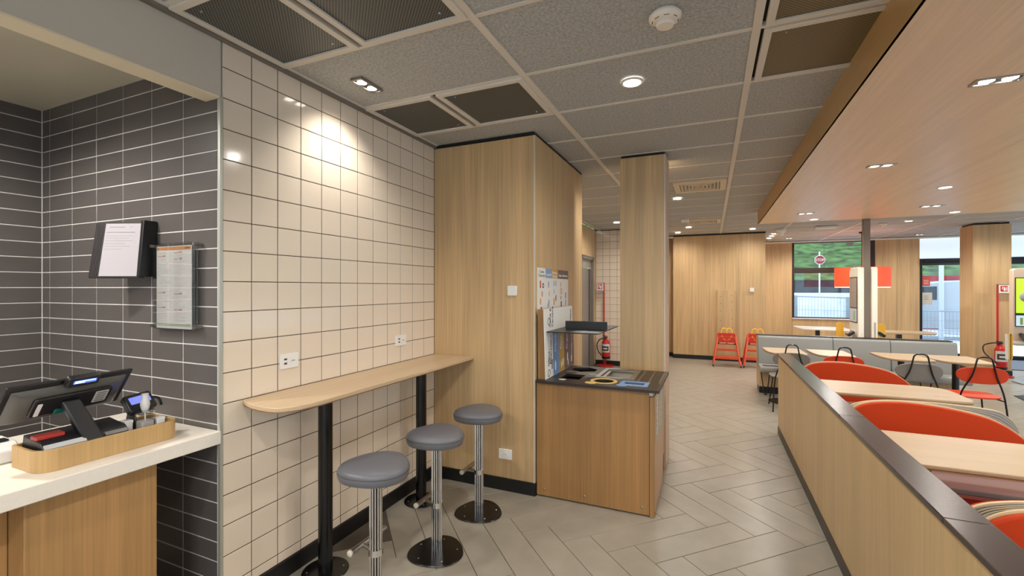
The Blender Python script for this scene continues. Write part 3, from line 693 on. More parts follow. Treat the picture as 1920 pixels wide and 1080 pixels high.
# till: base, neck and a wide tilted screen seen from behind
t = thing('cash_register', 'black touch screen till seen from behind, sitting over the oak tray', 'cash register', (-2.43, 1.05, TZ + .05))
KB = mat('till_black', (30, 29, 30), .35); KG = mat('till_grey', (92, 90, 86), .32, .2); KS = mat('till_silver', (200, 200, 200), .35, .3)
z = TZ + .05
b = MB().prism([(-2.52, z), (-2.36, z), (-2.345, z + .035), (-2.37, z + .058), (-2.50, z + .075)], .868, 1.15, 'y').build('base', KB, t, bev=.004)
MB().prism([(-2.362, z + .012), (-2.342, z + .012), (-2.336, z + .036), (-2.352, z + .050)], .872, 1.00, 'y').build('silver_front', KS, b)
MB().prism([(-2.362, z + .012), (-2.342, z + .012), (-2.34, z + .036), (-2.352, z + .047)], 1.065, 1.145, 'y').build('side_front', KG, b)
MB().box(-2.445, -2.395, .868, .955, z + .062, z + .078).build('red_strip', mat('till_red', (176, 52, 44), .35), b, bev=.003)
MB().box(-2.3365, -2.334, .905, .918, z + .020, z + .032).box(-2.3365, -2.334, .922, .965, z + .022, z + .029).build('badge', KB, b)
MB().stack([[(-2.37, 1.0, z + .01), (-2.335, 1.0, z + .015), (-2.335, 1.068, z + .015), (-2.37, 1.068, z + .01)], [(-2.43, .945, z + .19), (-2.40, .945, z + .20), (-2.40, 1.005, z + .20), (-2.43, 1.005, z + .19)]]).build('neck', KB, t, bev=.006)
TS = Matrix.Translation((-2.44, .985, z + .205)) @ Matrix.Rotation(math.radians(9), 4, 'Z') @ Matrix.Rotation(math.radians(34), 4, 'Y') @ Matrix.Diagonal((1, 1.02, .74, 1))
def tp(q, name, m, par, **k): q.xf(TS); return q.build(name, m, par, **k)
sc = tp(MB().prism(rrect(-.215, .215, -.125, .125, .008, 3), -.020, -.008, 'x'), 'screen', KB, t, bev=.003)
tp(MB().stack([[(-.008, -.20, -.118), (-.008, .20, -.118), (-.008, .20, .10), (-.008, -.20, .10)], [(.012, -.17, -.10), (.012, .17, -.10), (.012, .17, .07), (.012, -.17, .07)]]), 'rear_shell', KG, sc, bev=.006)
tp(MB().prism(rrect(-.13, .14, -.07, .05, .015, 3), .010, .024, 'x'), 'rear_cover', KB, sc, bev=.004)
tp(MB().prism(rrect(-.115, -.10, -.062, .02, .004, 2), .024, .0255, 'x'), 'white_clip', WHITE, sc)
tp(MB().prism(rrect(.075, .125, -.045, .035, .004, 2), .024, .0255, 'x'), 'rating_label', mat('label_grey', (190, 188, 184), .5), sc)
for k in range(5): tp(MB().box(.0256, .0262, .082, .118, -.036 + k * .014, -.030 + k * .014), 'label_print', mat('print_grey', (110, 106, 104), .6), sc)
tp(MB().prism(rrect(-.05, -.02, -.07, -.04, .003, 2), .024, .03, 'x'), 'green_port', mat('port_green', (30, 110, 96), .4), sc)
tp(MB().prism(rrect(-.045, .065, .098, .158, .005, 2), -.004, .022, 'x'), 'customer_display', KB, t, bev=.003)
tp(MB().prism(rrect(-.028, .052, .120, .142, .002, 1), .022, .0235, 'x'), 'display_glass', mat('display_blue', (20, 40, 120), .2, emis=(90, 130, 255), es=1.2), t)
for k, (a, b2) in enumerate(((-.024, .046), (-.024, .01))): tp(MB().box(.0236, .0242, a, b2, .134 - k * .009, .139 - k * .009), 'display_text', mat('display_white', (200, 215, 255), .3, emis=(220, 230, 255), es=2), t)
# payment terminal
t = thing('payment_terminal', 'black card payment terminal with a lit blue screen at the tray end', 'payment terminal', (-2.47, 1.24, TZ + .05))
MB().prism([(-2.50, z), (-2.44, z), (-2.455, z + .085), (-2.475, z + .085)], 1.205, 1.232, 'y').build('stand', KB, t, bev=.003)
TT = Matrix.Translation((-2.46, 1.245, z + .120)) @ Matrix.Rotation(math.radians(-38), 4, 'Y') @ Matrix.Rotation(math.radians(6), 4, 'X')
q = MB().prism(rrect(-.055, .06, -.045, .045, .012, 3), -.022, .012, 'x'); q.xf(TT); q.build('body', KB, t, bev=.005)
q = MB().prism(rrect(-.038, .046, -.008, .028, .003, 2), .012, .0135, 'x'); q.xf(TT); q.build('screen', mat('terminal_blue', (90, 100, 190), .3, emis=(110, 120, 220), es=1), t)
MB().tube(smoothline([(-2.46, 1.295, z + .135), (-2.455, 1.325, z + .125), (-2.45, 1.335, z + .09)], 4), .006, 8).build('cable_guard', KB, t, smooth=True)
# sanitiser bottle
t = thing('pump_bottle', 'square clear pump bottle with a white pump in the oak tray', 'bottle', (-2.40, 1.24, z))
MB().prism(rrect(-2.43, -2.37, 1.21, 1.27, .01, 3), z, z + .095).build('bottle_body', ACRY, t, bev=.004)
MB().prism(rrect(-2.426, -2.374, 1.214, 1.266, .008, 3), z + .003, z + .045).build('gel', mat('clear_gel', (206, 200, 196), .3), t)
MB().lathe((-2.40, 1.24, z + .085), [(.010, 0), (.016, .018), (.019, .035), (.017, .05), (.013, .06), (.013, .078), (.015, .084)], 16).build('pump', mat('pump_white', (214, 210, 206), .5), t, smooth=True)
MB().tube([(-2.40, 1.24, z + .03), (-2.40, 1.24, z + .09)], .003, 6).build('dip_tube', WHITE, t)
for (x, y, sz, lb) in ((-2.435, 1.185, .055, 'small white box beside the pump bottle in the oak tray'), (-2.385, 1.29, .05, 'small white box right of the pump bottle in the oak tray')):
    t = thing('small_box', lb, 'box', (x, y, z)); MB().box(x - .018, x + .018, y - .016, y + .016, z, z + sz).build('carton', WHITE, t, bev=.003)
    MB().box(x - .019, x + .019, y - .017, y + .017, z + sz * .78, z + sz + .0008).build('lid', WHITE, t, bev=.002)
t = thing('receipt_printer', 'white receipt printer on the counter behind the till, cut by the left edge', 'printer', (-2.62, .82, TZ))
MB().prism([(-2.78, TZ), (-2.60, TZ), (-2.60, TZ + .05), (-2.64, TZ + .075), (-2.78, TZ + .08)], .70, .90, 'y').build('body', WHITE, t, bev=.008)
MB().box(-2.70, -2.655, .72, .88, TZ + .079, TZ + .084).build('paper_slot', BLACK, t)
t = thing('order_pad', 'white paper pad on the counter behind the oak tray', 'paper pad', (-2.7, 1.25, TZ))
for k in range(3): MB().box(-2.80 + .004 * k, -2.60 + .003 * k, 1.12, 1.33 - .002 * k, TZ + .012 * k, TZ + .0115 + .012 * k).build('sheet_stack', WHITE, t)

# ---------------------------------------------------------------- holders on the dark tiles
t = thing('clipboard_holder', 'black tilted sheet holder with a white printed page on the dark tiles', 'sheet holder', (-2.9, 1.45, 1.85))
# rear flat plate, corners traced as a tilted board standing off the wall
TB = Matrix.Translation((-2.90, 1.375, 1.853)) @ Matrix.Rotation(math.radians(21), 4, 'Z') @ Matrix.Rotation(math.radians(-9), 4, 'X')
def bp(q, name, m, par, **k): q.xf(TB); return q.build(name, m, par, **k)
bp(MB().prism(rrect(-.150, .152, -.152, .155, .006, 2), 0, .012, 'y'), 'board', mat('holder_black', (36, 32, 33), .45), t, bev=.003)
for k in range(5): bp(MB().box(-.144 + k * .009, -.141 + k * .009, -.0015, .0005, -.145, .148), 'ridge', mat('holder_ridge', (50, 44, 45), .5), t)
PG = bp(MB().box(-.090, .134, -.0022, .0, -.142, .146), 'page', mat('page_white', (172, 166, 171), .5), t)
GR = mat('print_grey')
for (a, b2, zz, h) in ((-.065, .02, .125, .0022), (-.08, .08, .096, .0025), (-.08, .07, .078, .0008), (-.08, .05, .064, .0008), (-.08, .07, .050, .0008), (-.08, .04, .034, .001), (-.08, .06, .020, .0008), (-.08, .02, .004, .0008), (.05, .06, .125, .002)):
    bp(MB().box(a, b2, -.0028, -.002, zz, zz + h), 'print_line', GR, PG)
MB().prism([(1.415, 2.01), (1.478, 2.01), (1.478, 1.71), (1.392, 1.71)], -2.775, -2.748, 'x').build('side_bracket', BLACK, t, bev=.003)
MB().box(-2.92, -2.775, 1.43, 1.478, 1.74, 1.96).build('wall_mount', BLACK, t, bev=.004)
t = thing('menu_card', 'clear acrylic wall holder with a narrow printed menu card on the dark tiles', 'menu card', (-2.55, 1.46, 1.65))
x0, x1, z0, z1 = -2.70, -2.365, 1.44, 1.872
MB().box(-2.732, -2.372, 1.455, 1.459, 1.432, 1.888).build('back_sheet', ACRY, t)
MB().box(-2.722, -2.382, 1.441, 1.4435, 1.437, 1.878).build('front_sheet', ACRY, t)
cd = MB().box(-2.695, -2.402, 1.446, 1.4485, 1.440, 1.868).build('card', mat('card_white', (250, 244, 240), .5), t)
yc = 1.4452
MB().box(-2.690, -2.408, yc, yc + .001, 1.846, 1.864).build('orange_header', mat('header_orange', (232, 160, 92), .5), cd)
MB().box(-2.690, -2.408, yc, yc + .001, 1.452, 1.466).build('green_footer', mat('footer_green', (190, 200, 172), .5), cd)
random.seed(3); q = MB(); q2 = MB()
for cx in (-2.685, -2.545):
    zz = 1.835
    while zz > 1.475:
        if random.random() < .12:
            q2.box(cx, cx + random.uniform(.03, .06), yc, yc + .0008, zz - .003, zz); q.box(cx + .045, cx + .065, yc, yc + .0008, zz - .004, zz + .004); zz -= .011
        else: q.box(cx, cx + random.uniform(.03, .11), yc, yc + .0008, zz - .0010, zz); zz -= .0060
q.build('menu_print', mat('print_pale', (176, 170, 166), .6), cd, kind='stuff'); q2.build('red_print', mat('print_red', (196, 80, 60), .5), cd, kind='stuff')
MB().box(-2.455, -2.412, yc - .0005, yc, 1.852, 1.858).box(-2.688, -2.678, yc - .0005, yc, 1.850, 1.860).build('header_print', mat('print_grey'), cd)
for x in (-2.732, -2.372):
    for zz in (1.45, 1.872):
        MB().cyl((x, 1.436, zz), .009, .044, 14, 'y').build('standoff', STEEL, t, smooth=True)
for x in (-2.374,): MB().tube([(x, 1.442, 1.435), (x, 1.442, 1.885)], .003, 6).build('side_rod', ACRY, t)

# ---------------------------------------------------------------- recycling station
t = thing('recycling_station', 'oak recycling station with a dark top of waste openings and a black shelf', 'recycling bin', (-.8, 3.75, 0))
BX0, BX1, BY0, BY1, BT = -1.268, -.372, 3.38, 4.13, .905
MB().box(BX0, BX1 - .034, BY0, BY0 + .018, .012, BT).build('front_panel', W_BIN, t, bev=.0012, seg=1)
MB().box(BX1 - .030, BX1, BY0 - .002, BY0 + .04, .002, .872).build('corner_post', W_BIN, t)
MB().box(BX1 - .034, BX1 - .030, BY0 + .002, BY0 + .03, .01, .90).build('shadow_joint', BLACK, t)
MB().box(BX0, BX0 + .018, BY0 + .018, BY1, .012, BT).build('side_panel', W_BIN, t)
MB().box(BX0, BX1 - .02, BY1 - .018, BY1, .012, BT).build('back_panel', W_BIN, t)
WB2 = wood('bin_door', (176, 142, 108), 'z')
dr = MB().prism([(3.425, .012), (4.0, .012), (4.0, .03), (4.03, .20), (4.03, .235), (4.115, .235 + .0), (4.115, .86), (3.425, .86)], BX1 - .016, BX1, 'x').build('door', WB2, t)
MB().box(BX1, BX1 + .0015, 3.43, 4.10, .50, .855).build('grey_sticker', mat('sticker_grey', (150, 140, 124), .35), dr)
SW = mat('sticker_white', (222, 218, 208), .5)
Mv = Matrix.Translation((BX1 + .002, 3.60, .54)) @ Matrix.Rotation(PI / 2, 4, 'Z') @ Matrix.Rotation(PI / 2, 4, 'X') @ Matrix.Rotation(PI / 2, 4, 'Z')
text('Grazie!', .10, Mv, SW, dr)
text('per fare la', .05, Matrix.Translation((0, .17, .02)) @ Mv, SW, dr); text('raccolta differenziata', .035, Matrix.Translation((0, .27, .0)) @ Mv, SW, dr, w=.30)
MB().prism([(3.345, .905), (3.345, .882), (3.42, .84), (3.47, .905)], BX1 - .03, BX1 - .005, 'x').build('top_bracket', STEEL, t)
MB().box(BX0 + .02, BX1 - .04, BY0 + .02, BY1 - .02, .08, .09).build('inner_shelf', BLACK, t)
DK = mat('bin_liner', (12, 12, 12), .8)
for i, x in enumerate((-1.25, -.90)):
    q = MB(); q.ring(rrect(x, x + (.33 if i == 0 else .49), 3.42, 4.08, .02, 2), rrect(x + .01, x + (.32 if i == 0 else .48), 3.43, 4.07, .02, 2), .09, .903 if i == 0 else .70); q.build('liner', DK, t)
    MB().box(x + .01, x + (.32 if i == 0 else .48), 3.43, 4.07, .50, .51).build('added_dark_floor', DK, t)  # raised black floor, added so the openings stay dark inside
for x in (-1.205, -.88, -.455): MB().lathe((x, BY0 + .0005, .065 if x > -1.2 else .062), [(.010, 0), (.009, -.003), (.004, -.005)], 12, 'y').build('screw', STEEL, t, smooth=True)
TOPM = mat('station_top', (44, 35, 29), .36)
top = MB().box(-1.262, -.333, 3.334, 4.13, .905, .925).build('top_slab', TOPM, t)
hexo = [(-1.136, 3.905), (-1.138, 4.02), (-1.02, 4.068), (-.92, 3.994), (-.923, 3.891), (-1.034, 3.83)]
cut = [MB().box(-.828, -.582, 3.675, 4.038, .88, .95), MB().box(-.602, -.456, 3.468, 3.558, .88, .95), MB().box(-1.115, -.955, 3.50, 3.70, .88, .95), MB().prism(hexo, .88, .95),
       MB().cyl((-.764, 3.517, .88), .078, .07, 32)]
bool_cut(top, cut)
q = MB().ring(rrect(-.862, -.553, 3.64, 4.085, .004, 2), rrect(-.828, -.582, 3.675, 4.038, .004, 2), .922, .931); q.build('steel_rim', STEEL, t, label='brushed steel rim')
MB().ring(rrect(-.83, -.58, 3.673, 4.04, .003, 1), rrect(-.80, -.61, 3.70, 4.01, .003, 1), .915, .917).build('basin_lip', STEEL, t)
q = MB(); q.stack([[(x, y, z_) for x, y in rrect(a, b, c_, d, .003, 1)] for a, b, c_, d, z_ in ((-.829, -.581, 3.674, 4.039, .924), (-.79, -.62, 3.71, 4.0, .83))]); q.f = q.f[1:]; q.f = q.f[:-1]
q.build('basin', mat('basin_steel', (150, 142, 128), .35, .8), t)
MB().box(-.79, -.62, 3.71, 4.0, .826, .83).build('basin_floor', mat('basin_steel'), t)
n = 40; ci = lambda cx, cy, rx, ry: [(cx + rx * math.cos(2 * PI * i / n), cy + ry * math.sin(2 * PI * i / n)) for i in range(n)]
YEL = mat('ring_yellow', (226, 190, 112), .45); BLU = mat('ring_blue', (128, 158, 200), .45)
MB().ring(ci(-.764, 3.517, .103, .103), ci(-.764, 3.517, .079, .079), .924, .929).prism(ci(-.843, 3.417, .044, .036), .924, .9285).build('yellow_ring', YEL, t, label='yellow ring around the round opening')
MB().lathe((-.764, 3.517, .80), [(.077, 0), (.077, .124), (.071, .124), (.071, .004)], 32).build('metal_sleeve', mat('sleeve_steel', (110, 106, 100), .3, .9), t, smooth=True)
MB().ring(rrect(-.632, -.426, 3.427, 3.588, .003, 1), rrect(-.602, -.456, 3.468, 3.558, .002, 1), .924, .929).prism(ci(-.610, 3.414, .04, .03), .924, .9285).build('blue_frame', BLU, t, label='blue frame around the slot')
MB().ring(rrect(-.603, -.455, 3.467, 3.559, .002, 1), rrect(-.598, -.46, 3.472, 3.554, .002, 1), .85, .925).build('slot_sleeve', mat('slot_blue', (90, 110, 140), .4), t)
for x in (-.519, -.440, -.361): MB().box(x - .004, x + .004, 3.61, 4.08, .924, .9262).build('groove_strip', mat('groove', (140, 116, 84), .5, .2), t)
MB().prism(ci(-.904, 3.753, .04, .04), .924, .9262).prism(ci(-1.12, 3.81, .034, .026), .924, .9262).build('grey_labels', mat('label_steel', (150, 140, 130), .5), t)
MB().prism(ci(-1.08, 3.455, .03, .02), .924, .9262).build('white_label', WHITE, t)
# back sign board of the station
MB().prism([(3.40, .925), (4.15, .925), (4.12, 1.478), (3.385, 1.478)], -1.264, -1.200, 'x').build('sign_board', W_BIN, t)
sx = -1.199
sg = MB().prism([(3.385, .926), (4.185, .926), (4.118, 1.485), (3.338, 1.485)], sx, sx + .006, 'x').build('sign_face', mat('sign_white', (226, 222, 214), .5), t)
# the sheet stands a little proud at the front edge; coloured columns
cols = [(3.385 + .19, 3.385 + .345, (112, 142, 184), 'Liquidi'), (3.385 + .345, 3.385 + .50, (186, 146, 70), 'Plastica e Metalli'), (3.385 + .50, 3.385 + .80, (112, 84, 78), 'Organico')]
def sh(y, z_): return y - (z_ - .926) * .084
cn = []
for (a, b, c_, tx) in cols:
    pm_ = mat('col_' + tx, c_, .5)
    zt = 1.29
    cb = MB().prism([(sh(a, .928), .928), (sh(b, .928), .928), (sh(b, zt), zt), (sh(a, zt), zt)], sx + .006, sx + .0068, 'x').build('colour_column', pm_, sg)
    cn.append(cb)
def up_text(s, size, y, z_, m, p, w=None): text(s, size, Matrix.Translation((sx + .0072, y, z_)) @ Matrix.Rotation(PI / 2, 4, 'Z') @ Matrix.Rotation(PI / 2, 4, 'X') @ Matrix.Rotation(PI / 2, 4, 'Z'), m, p, w=w)
INK = mat('ink', (44, 40, 40), .6); WI = mat('white_ink', (226, 226, 224), .6)
up_text('Liquidi', .055, sh(3.65, 1.12), 1.12, WI, sg); up_text('Plastica', .04, sh(3.80, 1.12), 1.12, WI, sg); up_text('e metalli', .03, sh(3.84, 1.12), 1.12, WI, sg)
up_text('Organico', .055, sh(3.98, 1.10), 1.10, WI, sg); up_text('Indifferenziato', .05, sh(4.13, 1.04), 1.04, WI, sg, w=.24)
up_text('Carta e', .05, 3.50, 1.33, INK, sg); up_text('Cartone', .05, 3.56, 1.33, INK, sg); up_text('Vassoi', .05, 4.08, 1.33, INK, sg)
up_text('Bicchieri e coperchi', .045, 3.52, 1.03, INK, sg, w=.24); up_text('RICICLA', .045, 3.47, 1.02, INK, sg, w=.12)
for (y, z_, r) in ((3.455, 1.38, .03), (3.46, .965, .03), (3.47, 1.06, .022)): MB().ring([(y + r * math.cos(2 * PI * i / 20), z_ + r * math.sin(2 * PI * i / 20)) for i in range(20)], [(y + r * .8 * math.cos(2 * PI * i / 20), z_ + r * .8 * math.sin(2 * PI * i / 20)) for i in range(20)], sx + .006, sx + .0072, 'x').build('pictogram', INK, sg)
q = MB()
for i in range(6): q.box(sx + .006, sx + .0072, 3.525, 3.555, .99 + i * .013, .998 + i * .013)
q.build('pictogram', INK, sg)
lf = lambda y, z_, s: [(y + s * .33 * math.sin(a) * (1 if a < PI else 1), z_ + s * -math.cos(a)) for a in [2 * PI * i / 16 for i in range(16)]]
for (y, z_, s) in ((3.625, 1.0, .045), (3.79, .985, .032), (3.83, 1.0, .035), (3.97, 1.03, .04), (4.10, 1.0, .035), (3.99, .975, .03)):
    MB().prism(lf(y, z_, s), sx + .0068, sx + .0076, 'x').build('pictogram', WI, sg)
# shelf over the openings
SHM = mat('shelf_black', (30, 28, 27), .38)
MB().box(-1.20, -.775, 3.395, 4.17, 1.297, 1.305).build('shelf', SHM, t, bev=.001, seg=1)
MB().prism(rrect(-1.13, -.775, 1.305, 1.372, .006, 3), 3.70, 3.708, 'y').build('shelf_upstand', SHM, t)

# poster on the cupboard side
t = thing('recycling_poster', 'white recycling guide poster with coloured headers on the cupboard side', 'poster', (-1.27, 3.84, 1.65)); px = -1.278
ps = MB().box(px, px + .004, 3.415, 4.262, 1.435, 1.815).build('sheet', mat('sign_white'), t)
for (a, b, c_, tx) in ((3.415, 3.60, (226, 222, 214), 'Carta\nCartone'), (3.60, 3.765, (132, 160, 198), 'Liquidi'), (3.765, 3.935, (200, 160, 84), 'Plastica\nMetalli'), (3.935, 4.262, (112, 88, 80), 'Organico  Indifferenziato')):
    hb = MB().box(px + .004, px + .005, a, b, 1.735, 1.815).build('header', mat('hd%d' % c_[0], c_, .5), ps)
    text(tx, .032, F_x(px + .0054, (a + b) / 2, 1.775 if '\n' in tx else 1.755), INK if c_[0] > 220 else WI, hb, align='CENTER', w=min(.85 * (b - a), .28))
random.seed(5)
PC = [mat('pg_red', (196, 66, 48), .5), mat('pg_blue', (104, 140, 184), .5), mat('pg_ochre', (196, 150, 90), .5), INK]
for (y, z_, sz, c_, k) in ((3.48, 1.68, .03, 0, 0), (3.545, 1.67, .022, 3, 1), (3.52, 1.60, .026, 0, 2), (3.48, 1.54, .026, 2, 0), (3.50, 1.475, .02, 3, 1), (3.68, 1.68, .03, 1, 2), (3.70, 1.60, .024, 2, 2), (3.69, 1.52, .034, 1, 2), (3.66, 1.50, .02, 1, 2),
                   (3.83, 1.69, .026, 1, 2), (3.88, 1.69, .026, 1, 2), (3.83, 1.62, .022, 1, 2), (3.83, 1.53, .03, 2, 0), (3.88, 1.56, .03, 3, 2), (4.03, 1.68, .026, 2, 2), (4.04, 1.62, .03, 2, 1), (4.03, 1.56, .02, 3, 2), (4.04, 1.50, .028, 3, 0), (4.18, 1.58, .028, 1, 0), (4.18, 1.51, .034, 1, 2)):
    q = MB()
    if k == 0: q.box(px + .004, px + .0052, y - sz * .45, y + sz * .45, z_ - sz, z_ + sz)
    elif k == 1: q.ring([(y + sz * math.cos(2 * PI * i / 14), z_ + sz * math.sin(2 * PI * i / 14)) for i in range(14)], [(y + sz * .6 * math.cos(2 * PI * i / 14), z_ + sz * .6 * math.sin(2 * PI * i / 14)) for i in range(14)], px + .004, px + .0052, 'x')
    else: q.prism(lf(y, z_, sz), px + .004, px + .0052, 'x')
    q.build('pictogram', PC[c_], ps)

# ---------------------------------------------------------------- fire extinguishers on stands
def ext(x, y, label, zb, h, r, post_x, sign_dx, ztop, hose):
    t = thing('fire_extinguisher', label, 'fire extinguisher', (x, y, 0))
    MB().lathe((x, y, zb), [(r * .9, 0), (r, .02), (r, h * .82), (r * .8, h * .92), (r * .3, h), (r * .26, h + .03)], 24).build('cylinder', REDPL, t, smooth=True)
    MB().lathe((x, y, zb - .002), [(r * .92, 0), (r * 1.03, .012), (r * 1.03, .05)], 24).build('foot_ring', BLACK, t, smooth=True)
    # paper label wrapped around the front
    q = MB(); n = 14; a0, a1 = -PI * .92, -PI * .12
    for (za, zb_, rr, nm, m) in ((.34, .78, r + .0012, 'label', mat('ext_label', (206, 200, 196), .5)), (.42, .66, r + .002, 'label_panel', mat('ext_dark', (44, 42, 42), .5)), (.50, .58, r + .0028, 'label_symbol', mat('ext_label'))):
        q = MB()
        sp = (a0, a1) if nm == 'label' else (a0 + .35, a1 - .35) if nm == 'label_panel' else (a0 + .7, a1 - .7)
        o = [(x + rr * math.cos(sp[0] + (sp[1] - sp[0]) * i / n), y + rr * math.sin(sp[0] + (sp[1] - sp[0]) * i / n)) for i in range(n + 1)]
        ii = [(x + (rr - .001) * math.cos(sp[0] + (sp[1] - sp[0]) * i / n), y + (rr - .001) * math.sin(sp[0] + (sp[1] - sp[0]) * i / n)) for i in range(n + 1)]
        q.prism(o + ii[::-1], zb + h * za, zb + h * zb_); q.build(nm, m, t)
    MB().box(x - .05, x + .03, y - .015, y + .015, zb + h + .03, zb + h + .05).prism([(x - .06, zb + h + .065), (x + .03, zb + h + .055), (x + .03, zb + h + .07), (x - .06, zb + h + .085)], y - .01, y + .01, 'y').build('valve_handle', BLACK, t, bev=.002)
    MB().tube(smoothline(hose, 5), .011, 8).build('hose', BLACK, t, smooth=True)
    MB().tube([(post_x, y + .03, .02), (post_x, y + .03, ztop)], .016, 10).build('stand_pole', REDPL, t, smooth=True)
    q = MB()
    ar = [(x + .16 * math.cos(2 * PI * i / 24), y - .02 + .16 * math.sin(2 * PI * i / 24) * .8, .02) for i in range(24)]
    q.tube(ar, .014, 8, True); q.build('stand_foot', REDPL, t, smooth=True)
    MB().tube([(post_x, y + .03, .02), (x - .02, y + .03, .03), (x, y, zb - .01)], .012, 8).build('stand_arm', REDPL, t, smooth=True)
    sg = MB().box(*sorted((post_x, post_x + sign_dx)), y + .012, y + .018, ztop - .18, ztop).build('sign', mat('sign_frame_grey', (120, 112, 110), .5), t)
    m_ = (post_x + post_x + sign_dx) / 2; hw = abs(sign_dx) / 2
    MB().box(m_ - hw * .88, m_ + hw * .88, y + .009, y + .012, ztop - .165, ztop - .015).build('sign_border', WHITE, sg)
    MB().box(m_ - hw * .62, m_ + hw * .62, y + .006, y + .009, ztop - .135, ztop - .03).build('sign_red', REDPL, sg)
    MB().prism(rrect(m_ - hw * .12, m_ + hw * .25, ztop - .125, ztop - .055, .01, 3), y + .003, y + .006, 'y').tube([(m_ - hw * .0, y + .004, ztop - .055), (m_ - hw * .3, y + .004, ztop - .045), (m_ - hw * .35, y + .004, ztop - .10)], .006, 6).box(m_ + hw * .36, m_ + hw * .5, y + .003, y + .006, ztop - .12, ztop - .05).build('sign_symbol', WHITE, sg)
ext(-2.02, 9.52, 'red fire extinguisher on a red floor stand against the cream tiles down the corridor', .17, .40, .085, -2.07, -.15, 1.76,
    [(-2.02, 9.5, .60), (-2.12, 9.45, .58), (-2.19, 9.44, .48), (-2.17, 9.43, .34), (-2.09, 9.42, .24)])
ext(4.93, 11.36, 'red fire extinguisher with a looping black hose in front of the right oak column', .14, .44, .085, 4.90, .16, 1.72,
    [(4.93, 11.34, .63), (4.80, 11.30, .63), (4.66, 11.28, .58), (4.66, 11.26, .45), (4.76, 11.24, .33), (4.86, 11.24, .24)])

# ---------------------------------------------------------------- red double benches and their tables
PLY = mat('ply_edge', (214, 192, 152), .5)
def outline(x0, pk, xr, zb=.42, n=5, sq=0):
    if sq: P = [(x0, zb), (x0, .60), (x0 + .012, .70), (x0 + .06, .775), (x0 + .16, .815), (x0 + .30, .835), (x0 + .50, pk), (x0 + .68, .838), (xr - .12, .822), (xr - .06, .79), (xr - .01, .72), (xr, .60), (xr, zb)]
    else: P = [(x0, zb), (x0, .58), (x0 + .015, .70), (x0 + .07, .79), (x0 + .17, .838), (x0 + .33, pk), (x0 + .48, .850), (x0 + .64, .830), (x0 + .80, .790), (x0 + .92, .715), (xr - .03, .60), (xr, .50), (xr, zb)]
    return smoothline(P, n)
def bench(Yf, double, label):
    t = thing('bench', label, 'bench', (1.4, Yf + .05, 0)); x0 = .875
    o = outline(x0, .856, 1.93)
    MB().prism([(x, zz + .008) for x, zz in o], Yf + .032, Yf + .040, 'y').build('ply_back', PLY, t)
    MB().prism(o, Yf, Yf + .032, 'y').build('red_backrest', ORANGE, t, bev=.008, seg=2)
    SG = mat('seat_grey', (150, 140, 136), .3, coat=.4); SR = mat('seat_red', (176, 40, 20), .35)
    def half(ya, yb, front):
        MB().prism(rrect(x0, 1.97, min(ya, yb), max(ya, yb), .03, 3), .425, .455).build('seat_pad', SG, t, bev=.008)
        MB().prism(rrect(x0, 1.965, min(ya, yb) + .005, max(ya, yb) - .005, .03, 3), .405, .424).build('seat_frame', mat('seat_frame_red', (206, 116, 100), .4), t)
        a, b = (front + .04, front + .10) if front == min(ya, yb) else (front - .10, front - .04)
        MB().box(x0 + .02, 1.9, a, b, .03, .40).build('plinth_panel', SR, t)
    half(Yf - .42, Yf + .0, Yf - .42)
    if double:
        o2 = outline(x0 + .02, .842, 1.88, sq=1)
        MB().prism(o2, Yf + .172, Yf + .185, 'y').build('ply_back', PLY, t)
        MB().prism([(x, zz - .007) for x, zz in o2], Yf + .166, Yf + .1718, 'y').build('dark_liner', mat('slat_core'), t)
        MB().prism([(x, zz - .008) for x, zz in o2], Yf + .186, Yf + .215, 'y').build('red_backrest', ORANGE, t, bev=.008)
        for k in range(3):
            f = .25 + .25 * k
            pts = [(a[0] * (1 - f) + b[0] * f, Yf + .052 + .113 * f, (a[1] - .004) * (1 - f) + (b[1] - .006) * f) for a, b in zip(o, o2)]
            MB().tube(pts, .0019, 6).build('slat', mat('slat_light', (186, 166, 138), .5), t, smooth=True)
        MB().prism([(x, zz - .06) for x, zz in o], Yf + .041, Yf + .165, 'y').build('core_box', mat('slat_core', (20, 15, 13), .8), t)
        half(Yf + .215, Yf + .62, Yf + .62)
    for x in (x0 + .06, 1.86): MB().box(x, x + .05, Yf - .2, Yf + (.4 if double else 0), 0, .03).build('foot', BLACK, t)
    return t
bench(5.80, False, 'orange red bench with a rounded backrest at the far end of the low partition')
bench(3.95, True, 'large orange red double bench with a slatted gap, between the two long tables')
bench(2.22, True, 'orange red double bench at the lower right corner of the picture')
def long_table(y0, y1, label):
    t = thing('long_table', label, 'table', (1.4, (y0 + y1) / 2, 0))
    pts = rrect(.90, 1.925, y0, y1, (.10, .16, .02, .02), 6)
    MB().prism(pts, .728, .75).build('table_top', W_TAB, t, bev=.005)
    MB().prism(pts, .722, .7275).build('underside', mat('edge_brown'), t)
    MB().box(.94, 1.03, y0 + .01, y0 + .09, .015, .722).box(.96, 1.04, y1 - .13, y1 - .05, .015, .722).build('leg', BC, t, bev=.003)
    MB().box(1.70, 1.76, (y0 + y1) / 2 - .03, (y0 + y1) / 2 + .03, .015, .722).build('leg', BC, t)
    MB().box(.93, 1.07, y0 + .02, y1 - .02, 0, .015).box(1.6, 1.86, y0 + .1, y1 - .1, 0, .015).build('base_plate', BC, t)
    return t
t = long_table(4.72, 5.32, 'farther long pale oak table end-on to the low partition, before the far red bench')
MB().box(1.70, 1.74, 4.86, 4.875, .7499, .7504).box(1.75, 1.80, 4.85, 4.86, .7499, .7504).build('table_mark', mat('print_red'), t)
long_table(2.965, 3.577, 'nearer long pale oak table, in front of the big red backrest')

